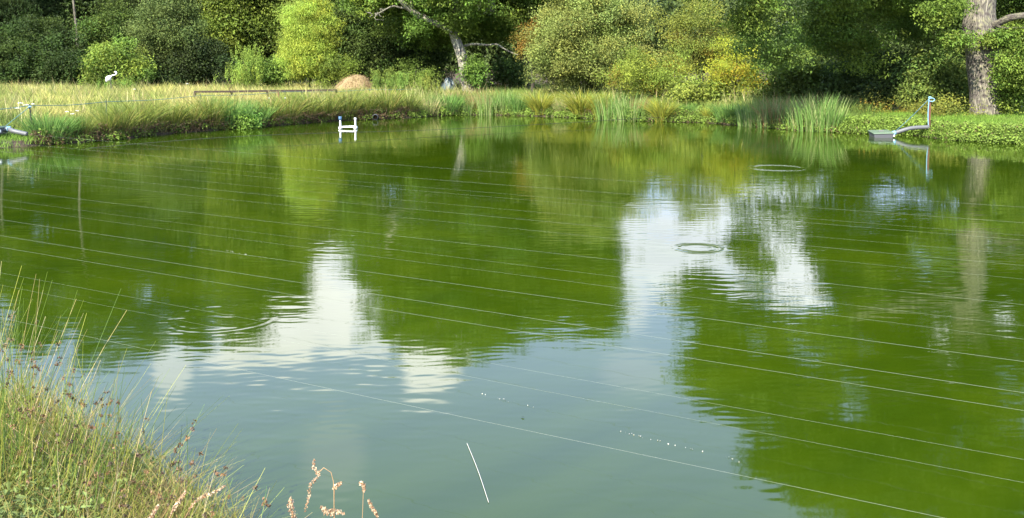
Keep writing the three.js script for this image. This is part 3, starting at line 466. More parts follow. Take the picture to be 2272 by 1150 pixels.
{
  const r = rng(606), meadow = [], lawn = [], near = [], mix = (a, b, t) => a.map((v, i) => v + (b[i] - v) * t), scale = (c, k) => c.map((v) => v * k);
  const GREEN = [0.11, 0.175, 0.030], STRAW = [0.42, 0.37, 0.125], PALE = [0.23, 0.26, 0.06], LAWN = [0.14, 0.25, 0.028];
  for (let i = 0; i < 63000; i++) {
    const D = 23.5 + r() * 30, px = -420 + r() * 2950, x = (px - CX) / F * D, z = -D, s = pondDistance(x, z);
    if (s < 0.05 || D > 53 || (px < 930 && px > 170 && s < 0.9 && r() < 0.8)) continue;
    const right = smooth(1850, 1960, px), n = fbm(x * 0.35, z * 0.8, 3, 3), jit = 0.6 + 0.8 * r();
    if (r() < right || (px < 95 && s < 1.6)) { if (s < 7) lawn.push([x, z, (0.7 + 0.5 * r()) * (px < 95 ? 1 : 0.9), scale(mix(LAWN, [0.17, 0.19, 0.05], clamp(0.3 + n, 0, 1) * r()), jit)]); continue; }
    const dry = clamp(0.20 + 1.8 * n + 0.25 * smooth(320, 420, px) * smooth(640, 560, px) + 0.35 * smooth(1.5, 5, s) - 0.3 * smooth(700, 1100, px) + (r() - 0.5) * 0.5, 0, 1);
    meadow.push([x, z, (0.45 + 0.4 * smooth(0.8, 4, s)) * (0.7 + 0.6 * r()), scale(dry < 0.5 ? mix(GREEN, PALE, dry * 2) : mix(PALE, STRAW, dry * 2 - 1), jit)]);
  }
  field('meadow_grass', 'tall mixed green and straw-coloured grass of the meadow', turf(71, 20, 0.56, 0.016, 0.24, 0.45, 1), meadow);
  const seeds = [];
  for (let i = 0; i < 5200; i++) { const D = 26 + r() * 24, px = -200 + r() * 2100, x = (px - CX) / F * D, s = pondDistance(x, -D), n = fbm(x * 0.5, D * 0.5, 12, 3); if (s < 0.6 || n < 0.02 + 0.1 * r()) continue; const c = pick(r, [[0.40, 0.36, 0.15], [0.30, 0.24, 0.10], [0.34, 0.34, 0.12], [0.22, 0.26, 0.07]]); seeds.push([x, -D, 0.75 + 0.5 * r(), c]); }
  field('seeding_grass', 'taller seeding stems standing in drifts through the meadow', turf(74, 9, 0.78, 0.013, 0.3, 0.22, 1), seeds);
  field('lawn_grass', 'short bright green grass on the banks by the two pipes', turf(72, 34, 0.20, 0.009, 0.24, 0.5), lawn);
  for (let i = 0; i < 5200; i++) { const x = -5.6 + r() * 7.4, z = -1.2 - r() * 6.4, s = pondDistance(x, z), n = fbm(x * 1.2, z * 1.2, 8, 3); if (s < 0.02) continue; const t = clamp(0.42 + 1.4 * n + (r() - 0.5) * 0.9, 0, 1); near.push([x, z, (0.55 + 0.5 * r()) * (1 - 0.65 * smooth(-1.45, -0.9, x)), scale(t < 0.5 ? mix([0.11, 0.17, 0.034], [0.22, 0.23, 0.05], t * 2) : mix([0.22, 0.23, 0.05], [0.30, 0.20, 0.085], t * 2 - 1), 0.8 + 0.4 * r())]); }
  field('near_bank_grass', 'tangled green and dry grass on the near bank at the lower left', turf(73, 22, 0.34, 0.0045, 0.11, 0.7), near);
}

{
  const r = rng(515), list = [];
  for (let i = 0; i < 9000; i++) { const px = -60 + r() * 2400, e = bankAt(clamp(px, 0, 2272)), k = 1 + (r() * (px > 930 ? 1.1 : 0.5) - 0.12) / Math.hypot(e.x, e.z); if (px < 75 || (px < 930 && r() < 0.6)) continue; const x = e.x * k + (px < 0 ? -0.5 : 0), z = e.z * k; list.push([x, Math.max(0.03, groundY(x, z) + 0.05 + 0.16 * r() * r()), z, px]); }
  const im = shade(new THREE.InstancedMesh(spray(16, 16, 0.11, 0.06, 0.03), LEAF, list.length)); im.name = 'bank_herbs';
  list.forEach(([x, y, z, px], i) => { eu.set(r() - 0.5, r() * 6.28, r() - 0.5); mtx.compose(vp.set(x, y, z), qt.setFromEuler(eu), vs.setScalar(0.7 + r() * 0.7)); im.setMatrixAt(i, mtx); const v = 0.7 + 0.6 * r(), q = r() < (px < 930 ? 0.5 : 0.06); im.setColorAt(i, q ? tint.setRGB(0.13 * v, 0.09 * v, 0.04 * v) : tint.setRGB(0.19 * v, 0.28 * v, 0.04 * v)); });
  tag(im, 'low leafy plants creeping along the water edge', 'herbs', null, 'stuff'); scene.add(im);
}
// ------------------------------------------------------------------ near bank: soft rush and dry seed heads
const STEM = new THREE.MeshStandardMaterial({ vertexColors: true, roughness: 0.6 });
function stalk(s, pts, r0, r1, col) {                                           // a thin three-sided stalk
  let prev = null;
  pts.forEach((p, i) => { const t = i / (pts.length - 1), q = r0 + (r1 - r0) * t, ring = [0, 2.094, 4.189].map((a) => [p[0] + Math.cos(a) * q, p[1], p[2] + Math.sin(a) * q]); if (prev) for (let k = 0; k < 3; k++) { const n = (k + 1) % 3; s.tri(prev[k], prev[n], ring[n], col); s.tri(prev[k], ring[n], ring[k], col); } prev = ring; });
}
function bit(s, r, p, size, col) { const a = () => [p[0] + (r() - 0.5) * size, p[1] + (r() - 0.5) * size, p[2] + (r() - 0.5) * size], q = [a(), a(), a(), a()]; s.tri(q[0], q[1], q[2], col); s.tri(q[0], q[2], q[3], col); s.tri(q[1], q[3], q[2], col); s.tri(q[0], q[3], q[1], col); }
[[-2.42, -4.35, 330, 1.0, 0.34, 'tall soft rush clump with brown flower knots at the left edge'], [-2.0, -4.3, 210, 0.72, 0.3, 'shorter rush clump leaning over the water, right of the tall one'], [-1.62, -4.05, 170, 0.6, 0.3, 'low sparse rush clump at the lower left beside the water'], [-1.22, -3.72, 80, 0.46, 0.25, 'smallest rush clump, nearest the dry seed heads']].forEach(([x, z, n, h, R, label], c) => {
  const r = rng(700 + c), s = new Soup(), f = new Soup(), g = thing('soft_rush', onGround(x, z, 0.02), label, 'rush', 'rushes on the near bank');
  for (let i = 0; i < n; i++) {
    const a = r() * 6.283, q = R * Math.sqrt(r()), az = a * 0.35 + (r() - 0.5) * 2.4 - 0.35, lean = (0.08 + 0.5 * r() * r() + 0.28 * Math.max(0, Math.cos(a)) * r()) * (1 + 0.45 * Math.min(c, 2)), L = h * (0.55 + 0.55 * r()), bend = 0.12 * r(), bx = Math.cos(a) * q, bz = Math.sin(a) * q, pts = [];
    for (let k = 0; k <= 5; k++) { const t = k / 5, o = lean * t + bend * t * t; pts.push([bx + Math.cos(az) * o * L, -0.05 + L * t * Math.sqrt(Math.max(0.1, 1 - (lean + bend * t) ** 2)), bz + Math.sin(az) * o * L]); }
    const col = pick(r, r() < 0.22 ? [[0.42, 0.32, 0.13], [0.50, 0.42, 0.22]] : [[0.15, 0.22, 0.035], [0.24, 0.28, 0.04], [0.11, 0.18, 0.035], [0.32, 0.32, 0.05]]);
    stalk(s, pts, 0.0021, 0.0007, col);
    if (r() < 0.4) { const t = 0.72 + 0.15 * r(), k = Math.floor(t * 5), p = pts[k].map((v, j) => v + (pts[k + 1][j] - v) * (t * 5 - k)), bc = pick(r, [[0.10, 0.052, 0.018], [0.15, 0.078, 0.026], [0.07, 0.042, 0.02]]); for (let m = 0; m < 9; m++) bit(f, r, p.map((v) => v + (r() - 0.5) * 0.016), 0.014, bc); }
  }
  part(g, 'stems', s.geo(), STEM, 'stuff'); part(g, 'flower_knots', f.geo(), STEM, 'stuff');
});
// leafy herbs low on the near bank
{
  const r = rng(808), list = [];
  for (let i = 0; i < 900; i++) { const x = -3.2 + r() * 1.6, z = -3.2 - r() * 1.25; if (pondDistance(x, z) > 0.1) list.push([x, groundY(x, z) + r() * 0.18, z]); }
  const im = shade(new THREE.InstancedMesh(spray(15, 12, 0.05, 0.03, 0.012), LEAF, list.length)); im.name = 'low_herbs';
  list.forEach(([x, y, z], i) => { eu.set(r() - 0.5, r() * 6.28, r() - 0.5); mtx.compose(vp.set(x, y, z), qt.setFromEuler(eu), vs.setScalar(0.8 + r() * 0.6)); im.setMatrixAt(i, mtx); const v = 0.7 + 0.6 * r(); im.setColorAt(i, tint.setRGB(0.15 * v, 0.20 * v, 0.05 * v)); });
  tag(im, 'small-leaved grey-green herbs in the near bank grass', 'herbs', null, 'stuff'); scene.add(im);
}
// dry grass stalks in front: stem, drooping seed head
{
  const D = 3.0, r = rng(909);
  const stalkThing = (pts, head, label, d = D, thick = 1) => {
    const P = pts.map(([px, py]) => atD(px, py, d)), base = onGround(P[0].x - 0.02, P[0].z + 0.05, 0), g = thing('dry_grass_stalk', base, label, 'grass stalk', 'dry grass stalks on the near bank');
    part(g, 'stem', tube([V(0, -0.03, 0), ...P.map((p) => p.clone().sub(base))], 0.0012 * thick, 4, 24), STALK);
    const C = new THREE.CatmullRomCurve3(head.map(([px, py]) => atD(px, py, d).sub(base))), s = new Soup(), n = 70;
    for (let i = 0; i < n; i++) { const t = i / n, p = C.getPoint(t).toArray(), w = 0.010 * Math.sin(Math.PI * (0.12 + 0.82 * t)) * thick; for (let k = 0; k < 2; k++) bit(s, r, p.map((v) => v + (r() - 0.5) * w), 0.009, pick(r, [[0.34, 0.22, 0.12], [0.24, 0.13, 0.06], [0.48, 0.36, 0.22]])); }
    part(g, 'seed_head', s.geo(), STEM);
  };
  var STALK = new THREE.MeshStandardMaterial({ color: RGB(0.36, 0.22, 0.10), roughness: 0.7 });
  stalkThing([[740, 1165], [741, 1110], [738, 1060], [728, 1040], [712, 1040], [704, 1052]], [[697, 1020], [696, 1038], [706, 1052], [690, 1078], [684, 1105], [676, 1138]], 'arched dry grass stalk with the longest drooping seed head, centre of the bottom edge');
  stalkThing([[742, 1170], [741, 1120], [742, 1086]], [[740, 1084], [748, 1078], [757, 1072]], 'short dry stalk with a small tip right of the drooping seed head', 3.02);
  stalkThing([[803, 1170], [805, 1120], [806, 1092]], [[806, 1092], [808, 1080], [803, 1073], [798, 1072]], 'thin dry stalk with a hooked tip, right of the seed heads', 3.05, 0.7);
  stalkThing([[846, 1180], [838, 1150], [830, 1135]], [[838, 1146], [826, 1128], [818, 1110]], 'rightmost dry grass stalk at the bottom edge', 3.0, 0.8);
  stalkThing([[660, 1190], [652, 1160], [648, 1140]], [[654, 1152], [645, 1125], [646, 1106]], 'pale stubby seed head at the bottom edge left of the drooping one', 3.0, 1.7);
  stalkThing([[750, 1190], [755, 1165]], [[712, 1126], [730, 1138], [742, 1136], [762, 1140]], 'pale bushy seed head lying at the bottom edge', 2.95, 1.7);
  stalkThing([[390, 1185], [410, 1150], [425, 1122]], [[420, 1130], [440, 1108], [470, 1095], [500, 1078]], 'dry grass stalk leaning right over the water, left of the green blade', 3.3, 0.8);
  stalkThing([[300, 1190], [330, 1150]], [[318, 1170], [340, 1140], [352, 1120]], 'dry seed head in the lower left corner grass', 3.2, 1.2);
  stalkThing([[360, 1190], [385, 1130]], [[380, 1140], [398, 1112], [412, 1090]], 'dry seed head standing by the near water edge', 3.3, 1.2);
  const b = onGround(atD(525, 1170, 3).x, -3.0), e = atD(592, 1079, 3.0).sub(b), g = thing('green_blade', b, 'single green grass blade leaning right at the bottom edge', 'grass blade');
  part(g, 'blade', tube([V(0, -0.02, 0), e.clone().multiplyScalar(0.5).add(V(-0.004, 0.01, 0)), e], (t) => 0.0022 * (1 - 0.8 * t), 4, 10), new THREE.MeshStandardMaterial({ color: RGB(0.12, 0.25, 0.06), roughness: 0.6 }));
}

// ------------------------------------------------------------------ the white heron
{
  const D = 42.5, b = standAt(243, D, 0), P = (px, py, d = 0) => atD(px, py, D + d).sub(b), g = thing('heron', b, 'white heron standing in the meadow with its neck bent back', 'bird');
  const white = new THREE.MeshStandardMaterial({ color: RGB(0.78, 0.77, 0.76), roughness: 0.8 });
  const pts = [P(235.2, 181.5), P(238, 177), P(241.5, 173), P(245, 170), P(248, 168), P(250.5, 166.6), P(253.5, 166.4), P(256.5, 165), P(257.8, 162.4), P(256.8, 160.2), P(255, 159.4), P(253, 159.9)];
  const rad = [0.022, 0.07, 0.11, 0.112, 0.078, 0.036, 0.026, 0.026, 0.025, 0.026, 0.034, 0.014];
  part(g, 'body', tube(pts, (t) => { const q = t * (rad.length - 1), i = Math.min(rad.length - 2, Math.floor(q)); return rad[i] + (rad[i + 1] - rad[i]) * (q - i); }, 12, 60), white);
  part(g, 'beak', tube([P(253.2, 159.8), P(250.4, 161)], (t) => 0.012 * (1 - 0.85 * t), 6, 4), new THREE.MeshStandardMaterial({ color: RGB(0.45, 0.30, 0.08), roughness: 0.5 }));
  for (const o of [-0.03, 0.04]) { const hip = P(243.5, 174); part(g, 'leg', tube([V(hip.x + o, hip.y - 0.04, o), V(hip.x + o + 0.03, hip.y * 0.5, o - 0.02), V(hip.x + o, -0.02, o)], 0.009, 6, 8), new THREE.MeshStandardMaterial({ color: RGB(0.08, 0.08, 0.06), roughness: 0.7 })); }
}
// ------------------------------------------------------------------ floating boxes with pipes, post, stake, ropes
const BLUE = new THREE.MeshStandardMaterial({ color: RGB(0.04, 0.12, 0.17), roughness: 0.7 }), LIGHTBLUE = new THREE.MeshStandardMaterial({ color: RGB(0.16, 0.30, 0.38), roughness: 0.7 }), TEAL = new THREE.MeshStandardMaterial({ color: RGB(0.06, 0.15, 0.145), roughness: 0.7 });
const PIPE = new THREE.MeshStandardMaterial({ color: RGB(0.10, 0.105, 0.105), roughness: 0.5 }), WHITE = new THREE.MeshStandardMaterial({ color: RGB(0.78, 0.79, 0.77), roughness: 0.45 });
function pipeBox(base, turn, label, pipeEnd, tilt) {
  const g = thing('pipe_box', base, label, 'pond box', 'boxes on pipes at the pond edges'); g.rotation.set(tilt, turn, 0.04);
  const grey = new THREE.MeshStandardMaterial({ color: RGB(0.075, 0.078, 0.085), roughness: 0.6 }), green = new THREE.MeshStandardMaterial({ color: RGB(0.13, 0.185, 0.12), roughness: 0.5 });
  const sh = new THREE.Shape([[-0.22, 0], [0.22, 0], [0.24, 0.13], [-0.24, 0.13]].map(([x, y]) => new THREE.Vector2(x, y)));
  const body = new THREE.ExtrudeGeometry(sh, { depth: 0.62, bevelEnabled: true, bevelSize: 0.008, bevelThickness: 0.008, bevelSegments: 1 }); body.translate(0, -0.02, -0.31);
  const bd = part(g, 'box_body', body, grey);
  for (let k = -6; k <= 6; k++) { const q = new THREE.BoxGeometry(0.012, 0.105, 0.014); q.translate(k * 0.034, 0.046, 0.323); part(bd, 'rib', q, grey); }
  const lid = new THREE.ExtrudeGeometry(new THREE.Shape([[-0.255, -0.33], [0.255, -0.33], [0.255, 0.33], [-0.255, 0.33]].map(([x, y]) => new THREE.Vector2(x, y))), { depth: 0.018, bevelEnabled: true, bevelSize: 0.008, bevelThickness: 0.006, bevelSegments: 2 }); lid.rotateX(-Math.PI / 2); lid.translate(0, 0.127, 0);
  const ld = part(g, 'lid', lid, green);
  for (let k = -5; k <= 5; k++) { const q = new THREE.BoxGeometry(0.014, 0.008, 0.6); q.translate(k * 0.044, 0.155, 0); part(ld, 'rib', q, green); }
  const h = new THREE.BoxGeometry(0.12, 0.02, 0.03); h.translate(0, 0.167, 0.02); part(ld, 'handle', h, new THREE.MeshStandardMaterial({ color: RGB(0.16, 0.15, 0.15), roughness: 0.6 }));
  const w = new THREE.CylinderGeometry(0.035, 0.035, 0.05, 12); w.rotateZ(Math.PI / 2); w.translate(0.265, 0.06, 0.26); part(g, 'fitting', w, WHITE);
  g.updateMatrixWorld(true);
  const end = g.worldToLocal(pipeEnd.clone());
  part(g, 'pipe', tube([V(0.2 * Math.sign(end.x), 0.07, -0.05), V(0.34 * Math.sign(end.x), 0.08, -0.08), end.clone().multiplyScalar(0.6).add(V(0, 0.07, 0)), end], 0.055, 14, 24), PIPE);
  part(g, 'rope_collar', tube([V(0.31 * Math.sign(end.x), 0.08, -0.07), V(0.40 * Math.sign(end.x), 0.09, -0.09)], 0.064, 12, 3), LIGHTBLUE);
  return g;
}
const boxR = onY(1955, 304, 0).setY(0.0), endR = V(0, 0, 0).copy(atD(2062, 282, 26.9));
pipeBox(boxR, -0.12, 'grey box with ribbed green lid on a pipe, by the right bank', endR, 0.05);
const endL = atD(60, 298, 24.2);
pipeBox(atD(-17, 296, 24.2), 0.1, 'green-lidded box cut off by the left edge, with its grey pipe', endL, 0.0);
{
  const base = onGround(endR.x + 0.02, endR.z - 0.06, 0.2), top = atD(2067, 219, -base.z), g = thing('rusty_post', base, 'rusty post on the right bank wound with blue rope', 'post');
  const hgt = top.y - base.y, q = new THREE.BoxGeometry(0.05, hgt, 0.05); q.translate(0, hgt / 2, 0); part(g, 'post', q, new THREE.MeshStandardMaterial({ color: RGB(0.12, 0.048, 0.03), roughness: 0.9 }));
  const rp = thing('blue_rope_coil', V(base.x, base.y, base.z), 'light blue rope looped over the top of the rusty post', 'rope');
  part(rp, 'hanging_rope', tube([V(-0.035, hgt + 0.02, 0.04), V(-0.05, hgt * 0.7, 0.04), V(-0.04, hgt * 0.45, 0.045), V(-0.02, hgt * 0.36, 0.04)], 0.014, 8, 16), LIGHTBLUE);
  const loop = []; for (let k = 0; k <= 14; k++) { const a = k / 14 * 6.0; loop.push(V(0.03 + 0.08 * Math.cos(a + 3), hgt - 0.03 + 0.045 * Math.sin(a + 3), 0.045)); }
  part(rp, 'loop', tube(loop, 0.014, 8, 30), LIGHTBLUE);
  part(rp, 'knot', tube([V(-0.04, hgt + 0.03, 0), V(0, hgt + 0.045, 0.03), V(0.04, hgt + 0.02, 0.02)], 0.018, 8, 8), LIGHTBLUE);
  const r2 = shade(new THREE.Mesh(tube([V(base.x - 0.03, base.y + hgt - 0.02, base.z), V((base.x + boxR.x + 0.35) / 2, (base.y + hgt + 0.1) / 2 - 0.02, base.z), V(boxR.x + 0.36, 0.10, boxR.z - 0.06)], 0.007, 6, 20), BLUE)); r2.name = 'blue_rope';
  tag(r2, 'blue rope slanting from rusty post down to the box', 'rope'); scene.add(r2);
}
let stakeTop;
{
  const D = 24.9, base = standAt(66, D, 0.2), top = atD(64.5, 231, D), g = thing('dark_stake', base, 'thin dark stake on the left bank with rope tied near its top', 'stake', 'rope stakes in the meadow'); stakeTop = top;
  part(g, 'stake', tube([V(0, 0, 0), V(0.01, (top.y - base.y) * 0.5, 0), top.clone().sub(base)], 0.017, 7, 8, 0.1, 1), new THREE.MeshStandardMaterial({ color: RGB(0.05, 0.05, 0.035), roughness: 0.9 }));
  part(g, 'rope_knot', tube([V(-0.04, top.y - base.y - 0.09, 0.02), V(0.0, top.y - base.y - 0.06, 0.03), V(0.03, top.y - base.y - 0.08, 0.01)], 0.02, 7, 8), LIGHTBLUE);
  const m = shade(new THREE.Mesh(tube([top.clone().add(V(0, -0.07, 0)), atD(34, 262, D - 0.1), atD(8, 283, D - 0.2)], 0.009, 6, 14), TEAL)); m.name = 'teal_rope'; tag(m, 'teal rope slanting from dark stake to the left box', 'rope'); scene.add(m);
}
// the rope fence of the meadow: stakes and the rope between them
{
  const spots = [[-60, 243, 23.5], [66, 234, 24.9], [235, 226, 28.5], [445, 212, 33], [632, 204, 37], [820, 199, 40], [970, 194, 43]].map(([px, py, D]) => atD(px, py, D)), dark = new THREE.MeshStandardMaterial({ color: RGB(0.06, 0.09, 0.05), roughness: 0.9 });
  const names = ['', '', 'thin dark stake in the meadow below the heron', 'thin dark stake in the meadow at the left end of the dark plank', 'thin green stake in the meadow in front of the dark plank', 'thin dark stake in the meadow before the straw heap', 'thin dark stake left of the leaning tree'];
  spots.forEach((p, i) => {
    if (i < 2) return; const base = onGround(p.x, p.z, 0.2), g = thing('rope_stake', base, names[i], 'stake', 'rope stakes in the meadow');
    part(g, 'stake', tube([V(0, 0, 0), V(p.x - base.x, p.y - base.y + 0.06, 0)], 0.016, 6, 4), dark);
  });
  spots.slice(1).forEach((p, i) => {
    const a = spots[i], m = shade(new THREE.Mesh(tube([a, a.clone().lerp(p, 0.5).add(V(0, -0.04, 0)), p], 0.008, 6, 16), TEAL)); m.name = numbered('fence_rope');
    tag(m, `teal rope strung through the meadow, ${ORD[i]} span from the left edge`, 'rope', 'rope spans of the meadow fence'); scene.add(m);
  });
  const s = atD(617, 207, 36), b = onGround(s.x, s.z, 0.1), g = thing('short_stake', b, 'short reddish brown stake left of the thin green stake', 'stake');
  part(g, 'stake', tube([V(0, 0, 0), V(0.01, s.y - b.y + 0.05, 0)], 0.025, 6, 4, 0.1, 2), new THREE.MeshStandardMaterial({ color: RGB(0.16, 0.08, 0.045), roughness: 0.9 }));
}
// dark plank edging across the meadow
{
  const a = atD(430, 204, 36.5), b = atD(745, 200, 38.5), n = 4, mat = new THREE.MeshStandardMaterial({ color: RGB(0.055, 0.038, 0.026), roughness: 0.9 }), g = thing('plank_edging', onGround((a.x + b.x) / 2, (a.z + b.z) / 2), 'low dark brown plank edging lying across the meadow', 'plank');
  for (let k = 0; k < n; k++) { const p = a.clone().lerp(b, (k + 0.5) / n), L = a.distanceTo(b) / n - 0.03, q = new THREE.BoxGeometry(L, 0.075, 0.06), m = part(g, 'plank', q, mat); m.position.copy(p.sub(g.position)); m.rotation.y = Math.atan2(-(b.z - a.z), b.x - a.x); m.rotation.z = (k % 2 - 0.5) * 0.01; }
  for (let k = 0; k <= n; k++) { const p = a.clone().lerp(b, k / n), y = groundY(p.x, p.z) - 0.1, q = new THREE.BoxGeometry(0.07, p.y - y + 0.05, 0.07), m = part(g, 'peg', q, mat); m.position.set(p.x, (p.y + y) / 2, p.z - 0.075).sub(g.position); }
}
// straw heap and covered heap
{
  const D = 45, b = standAt(785, D, 0), top = atD(785, 168, D).y - b.y, g = thing('straw_heap', b, 'tan heap of dry straw at the back of the meadow', 'heap');
  const geo = new THREE.SphereGeometry(1, 40, 20), p = geo.attributes.position; for (let i = 0; i < p.count; i++) { const x = p.getX(i), y = p.getY(i), z = p.getZ(i), k = 1 + 0.14 * noise(x * 2.2, y * 2.2, z * 2.2 + 4) + 0.05 * noise(x * 9, y * 9, z * 9); p.setXYZ(i, x * k * 0.95, Math.max(-0.1, y * k) * top * (1 + 0.15 * x), z * k * 0.9); } geo.computeVertexNormals();
  part(g, 'heap', geo, new THREE.MeshStandardMaterial({ color: RGB(0.24, 0.175, 0.085), roughness: 1 }));
  const r = rng(31), s = new Soup(); for (let i = 0; i < 2200; i++) { const a = r() * 6.283, u = r(), q = Math.sqrt(1 - u * u); blade(s, r, [Math.cos(a) * q * 0.95, u * top * 0.96 * (1 + 0.15 * Math.cos(a) * q), Math.sin(a) * q * 0.9], r() * 6.28, 0.12 + 0.1 * r(), 0.012, 1.3, pick(r, [[0.32, 0.235, 0.11], [0.24, 0.16, 0.07], [0.42, 0.33, 0.18]]), 2); }
  part(g, 'loose_straw', s.geo(), GRASS, 'stuff');
}
{
  const D = 44.6, b = standAt(994, D, 0.05), top = atD(994, 176, D).y - b.y, g = thing('tarpaulin_heap', b, 'blue-grey tarpaulin covered heap left of the leaning trunk', 'heap');
  const geo = new THREE.SphereGeometry(1, 48, 28), p = geo.attributes.position; for (let i = 0; i < p.count; i++) { const x = p.getX(i), y = p.getY(i), z = p.getZ(i), a = Math.atan2(z, x), f = 1 + 0.07 * Math.sin(a * 9 + 2 * y) * (1 - y) + 0.12 * noise(x * 3, y * 3, z * 3); p.setXYZ(i, x * f * 0.46 + 0.1 * y, Math.max(-0.2, y * (1 + 0.35 * noise(x * 4, z * 4, 3)) - 0.25 * x * x) * top * (1 - 0.2 * x), z * f * 0.5); } geo.computeVertexNormals();
  part(g, 'cover', geo, new THREE.MeshStandardMaterial({ color: RGB(0.06, 0.085, 0.09), roughness: 0.5 }));
}
// white floating pipe frame
{
  const b = onY(771, 286, 0), g = thing('floating_pipe_frame', b, 'white plastic pipe frame floating on the pond with one blue cap', 'frame'), k = M(-b.z);
  const up = (x, h, cap, mat) => { const u = part(g, 'upright', tube([V(x, -0.25, 0), V(x - 0.01, h, 0)], 0.026, 10, 4), WHITE), c = part(u, 'cap', tube([V(x - 0.01, h - 0.03, 0), V(x - 0.01, h + cap, 0)], cap > 0.06 ? 0.05 : 0.034, 12, 3), mat); return c; };
  up(-15.5 * k, 0.30, 0.07, new THREE.MeshStandardMaterial({ color: RGB(0.06, 0.13, 0.22), roughness: 0.5 })); up(18 * k, 0.29, 0.04, WHITE);
  for (const z of [-0.07, 0.07]) part(g, 'crossbar', tube([V(-15.5 * k, 0.055, z), V(18 * k, 0.065, z)], 0.024, 10, 4), WHITE);
  for (const x of [-15.5 * k, 18 * k]) part(g, 'float', tube([V(x, 0.035, -0.13), V(x, 0.035, 0.13)], 0.045, 12, 6), WHITE);
}
// dark pipe mouth in the bank
{
  const e = onY(833, 265.5, 0), g = thing('drain_pipe', V(e.x, 0, e.z + 0.1), 'short dark grey pipe mouth at the foot of the left bank', 'pipe');
  const s = new THREE.LatheGeometry([[0.085, 0], [0.10, 0], [0.10, 0.5], [0.085, 0.5], [0.085, 0]].map(([x, y]) => new THREE.Vector2(x, y)), 20); s.rotateX(-Math.PI / 2); s.translate(0, 0.09, 0); part(g, 'pipe', s, new THREE.MeshStandardMaterial({ color: RGB(0.07, 0.08, 0.09), roughness: 0.5 }));
}
// ------------------------------------------------------------------ lines stretched over the pond
{
  const dir = V((-2500 - CX) / F, 0, -1).normalize(), mat = new THREE.MeshStandardMaterial({ color: RGB(0.19, 0.21, 0.17), roughness: 0.6 }), r = rng(55);
  const ys = [452, 486, 514, 524, 556, 580, 610, 666, 712, 742, 792, 862, 902, 1012, 1064, 1182];
  ys.forEach((y, i) => {
    const hgt = 0.30, p = onY(2272, y, hgt), d = dir.clone().applyAxisAngle(V(0, 1, 0), (r() - 0.5) * 0.02), a = p.clone(), b = p.clone();
    for (let k = 0; k < 400 && !(pondDistance(a.x, a.z) > 0.5 && k > 4); k++) a.addScaledVector(d, -0.1);
    for (let k = 0; k < 900 && !(pondDistance(b.x, b.z) > 0.5 && k > 4); k++) b.addScaledVector(d, 0.1);
    a.y = Math.max(groundY(a.x, a.z) + 0.02, 0.30); b.y = Math.max(groundY(b.x, b.z) + 0.02, 0.36);
    const m = shade(new THREE.Mesh(tube([a, a.clone().lerp(b, 0.3).setY(0.25), a.clone().lerp(b, 0.6).setY(0.24), b], 0.0003 + 0.0003 * r(), 4, 60), mat)); m.name = numbered('pond_line');
    tag(m, `thin pale line stretched over the pond, ${ORD[i]} down from the top at the right edge`, 'line', 'parallel lines stretched over the pond'); scene.add(m);
  });
  const m = shade(new THREE.Mesh(tube([atD(-40, 350, 22.5), atD(500, 338, 25).setY(0.14), atD(1000, 310, 28.5).setY(0.1), atD(1470, 272, 33.3).setY(0.16)], 0.006, 5, 60), new THREE.MeshStandardMaterial({ color: RGB(0.03, 0.035, 0.02), roughness: 0.8 }))); m.name = 'dark_line'; tag(m, 'thin dark line stretched low over the far part of the pond', 'line'); scene.add(m);
}
// ------------------------------------------------------------------ white flower heads in the meadow
{
  const mat = new THREE.MeshStandardMaterial({ color: RGB(0.72, 0.72, 0.64), roughness: 0.9 }), stem = new THREE.MeshStandardMaterial({ color: RGB(0.10, 0.15, 0.04), roughness: 0.8 }), r = rng(99);
  [[44, 229, 26.5, 'largest white flower head left of the dark stake'], [38, 240, 26.3, 'lower white flower head left of the dark stake'], [57, 233, 26.6, 'white flower head touching the dark stake on its left'], [72, 231, 26.6, 'white flower head right of the dark stake'], [148, 248, 27, 'left one of the white flower heads on the bank left of the rushes'], [160, 253, 27, 'lower white flower head on the bank left of the rushes'], [170, 246, 27.4, 'right one of the white flower heads on the bank left of the rushes'], [298, 198, 38, 'small white flower head right of the heron in the meadow'], [415, 186, 42, 'white flower head at the back of the meadow'], [633, 218, 35, 'white flower head under the thin green stake'], [598, 218, 35, 'small white flower head left of the short brown stake']].forEach(([px, py, D, label]) => {
    const t = atD(px, py, D), b = onGround(t.x + 0.03, t.z, 0.05), g = thing('white_flower', b, label, 'flower', 'white flower heads in the meadow'), o = t.clone().sub(b), s = new Soup(), R = px < 60 ? 0.07 : 0.05;
    part(g, 'stem', tube([V(0, 0, 0), o.clone().multiplyScalar(0.6).add(V(0.01, 0, 0)), o], 0.004, 5, 6), stem);
    for (let k = 0; k < 46; k++) { const a = r() * 6.283, q = R * Math.sqrt(r()); bit(s, r, [o.x + Math.cos(a) * q, o.y + 0.014 * (1 - q / R) + (r() - 0.5) * 0.008, o.z + Math.sin(a) * q], 0.022); }
    part(g, 'flower_head', s.geo(), mat);
  });
}
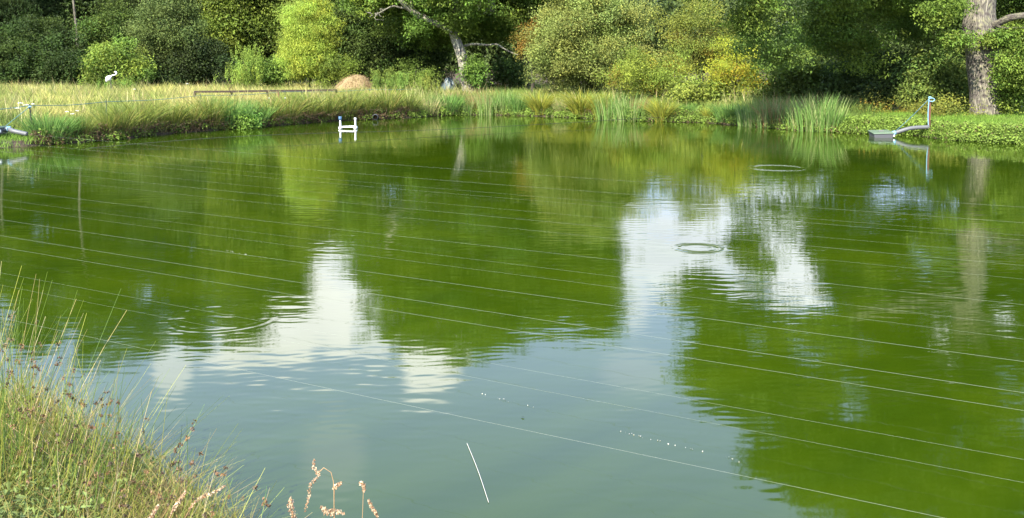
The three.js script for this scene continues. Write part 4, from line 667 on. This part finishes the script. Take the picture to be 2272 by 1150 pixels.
// ------------------------------------------------------------------ flotsam on the water
{
  const straw = new THREE.MeshStandardMaterial({ color: RGB(0.55, 0.52, 0.44), roughness: 0.6 }), brown = new THREE.MeshStandardMaterial({ color: RGB(0.40, 0.26, 0.13), roughness: 0.8 }), r = rng(12);
  const line = (a, b, rad, label, name, cat, mat = straw) => { const m = shade(new THREE.Mesh(tube([a, a.clone().lerp(b, 0.5).add(V(0.004, 0.004, 0)), b], rad, 5, 10), mat)); m.name = numbered(name); tag(m, label, cat); scene.add(m); };
  line(onY(1036, 984, 0.004), onY(1084, 1115, 0.004), 0.0013, 'thin white straw-like strand on the water near the bottom centre', 'floating_strand', 'straw');  // pale straw-like strand laid on the water surface
  [[1160, 926, 0.012, 'curled brown leaf floating alone in the lower centre'], [1062, 396, 0.018, 'pale speck floating below the leaning tree reflection']].forEach(([px, py, s, label]) => {
    const p = onY(px, py, 0.004), so = new Soup(), g = [[-s, 0, 0], [0, s * 0.5, s * 0.6], [s, s * 0.3, 0], [0, 0.001, -s * 0.5]]; so.tri(g[0], g[1], g[2]); so.tri(g[0], g[2], g[3]); const m = shade(new THREE.Mesh(so.geo(), new THREE.MeshStandardMaterial({ color: RGB(0.5, 0.4, 0.26), roughness: 0.8, side: THREE.DoubleSide }))); m.name = numbered('floating_leaf'); m.position.copy(p); tag(m, label, 'leaf'); scene.add(m);
  });
  const bits = (a, b, n, label) => { const s = new Soup(); for (let k = 0; k < n; k++) { const p = a.clone().lerp(b, r()); bit(s, r, [p.x, 0.003, p.z + (r() - 0.5) * 0.03], 0.006 + 0.005 * r()); } const m = shade(new THREE.Mesh(s.geo(), straw)); m.name = numbered('floating_flecks'); tag(m, label, 'flecks', null, 'stuff'); scene.add(m); };
  bits(onY(500, 556), onY(548, 566), 16, 'row of pale flecks caught along a line on the left');
  bits(onY(1068, 876), onY(1190, 906), 14, 'row of pale flecks drifting in the lower centre');
  bits(onY(1360, 955), onY(1640, 1024), 26, 'row of pale flecks along the nearest line at the lower right');
}
renderer.render(scene, camera);
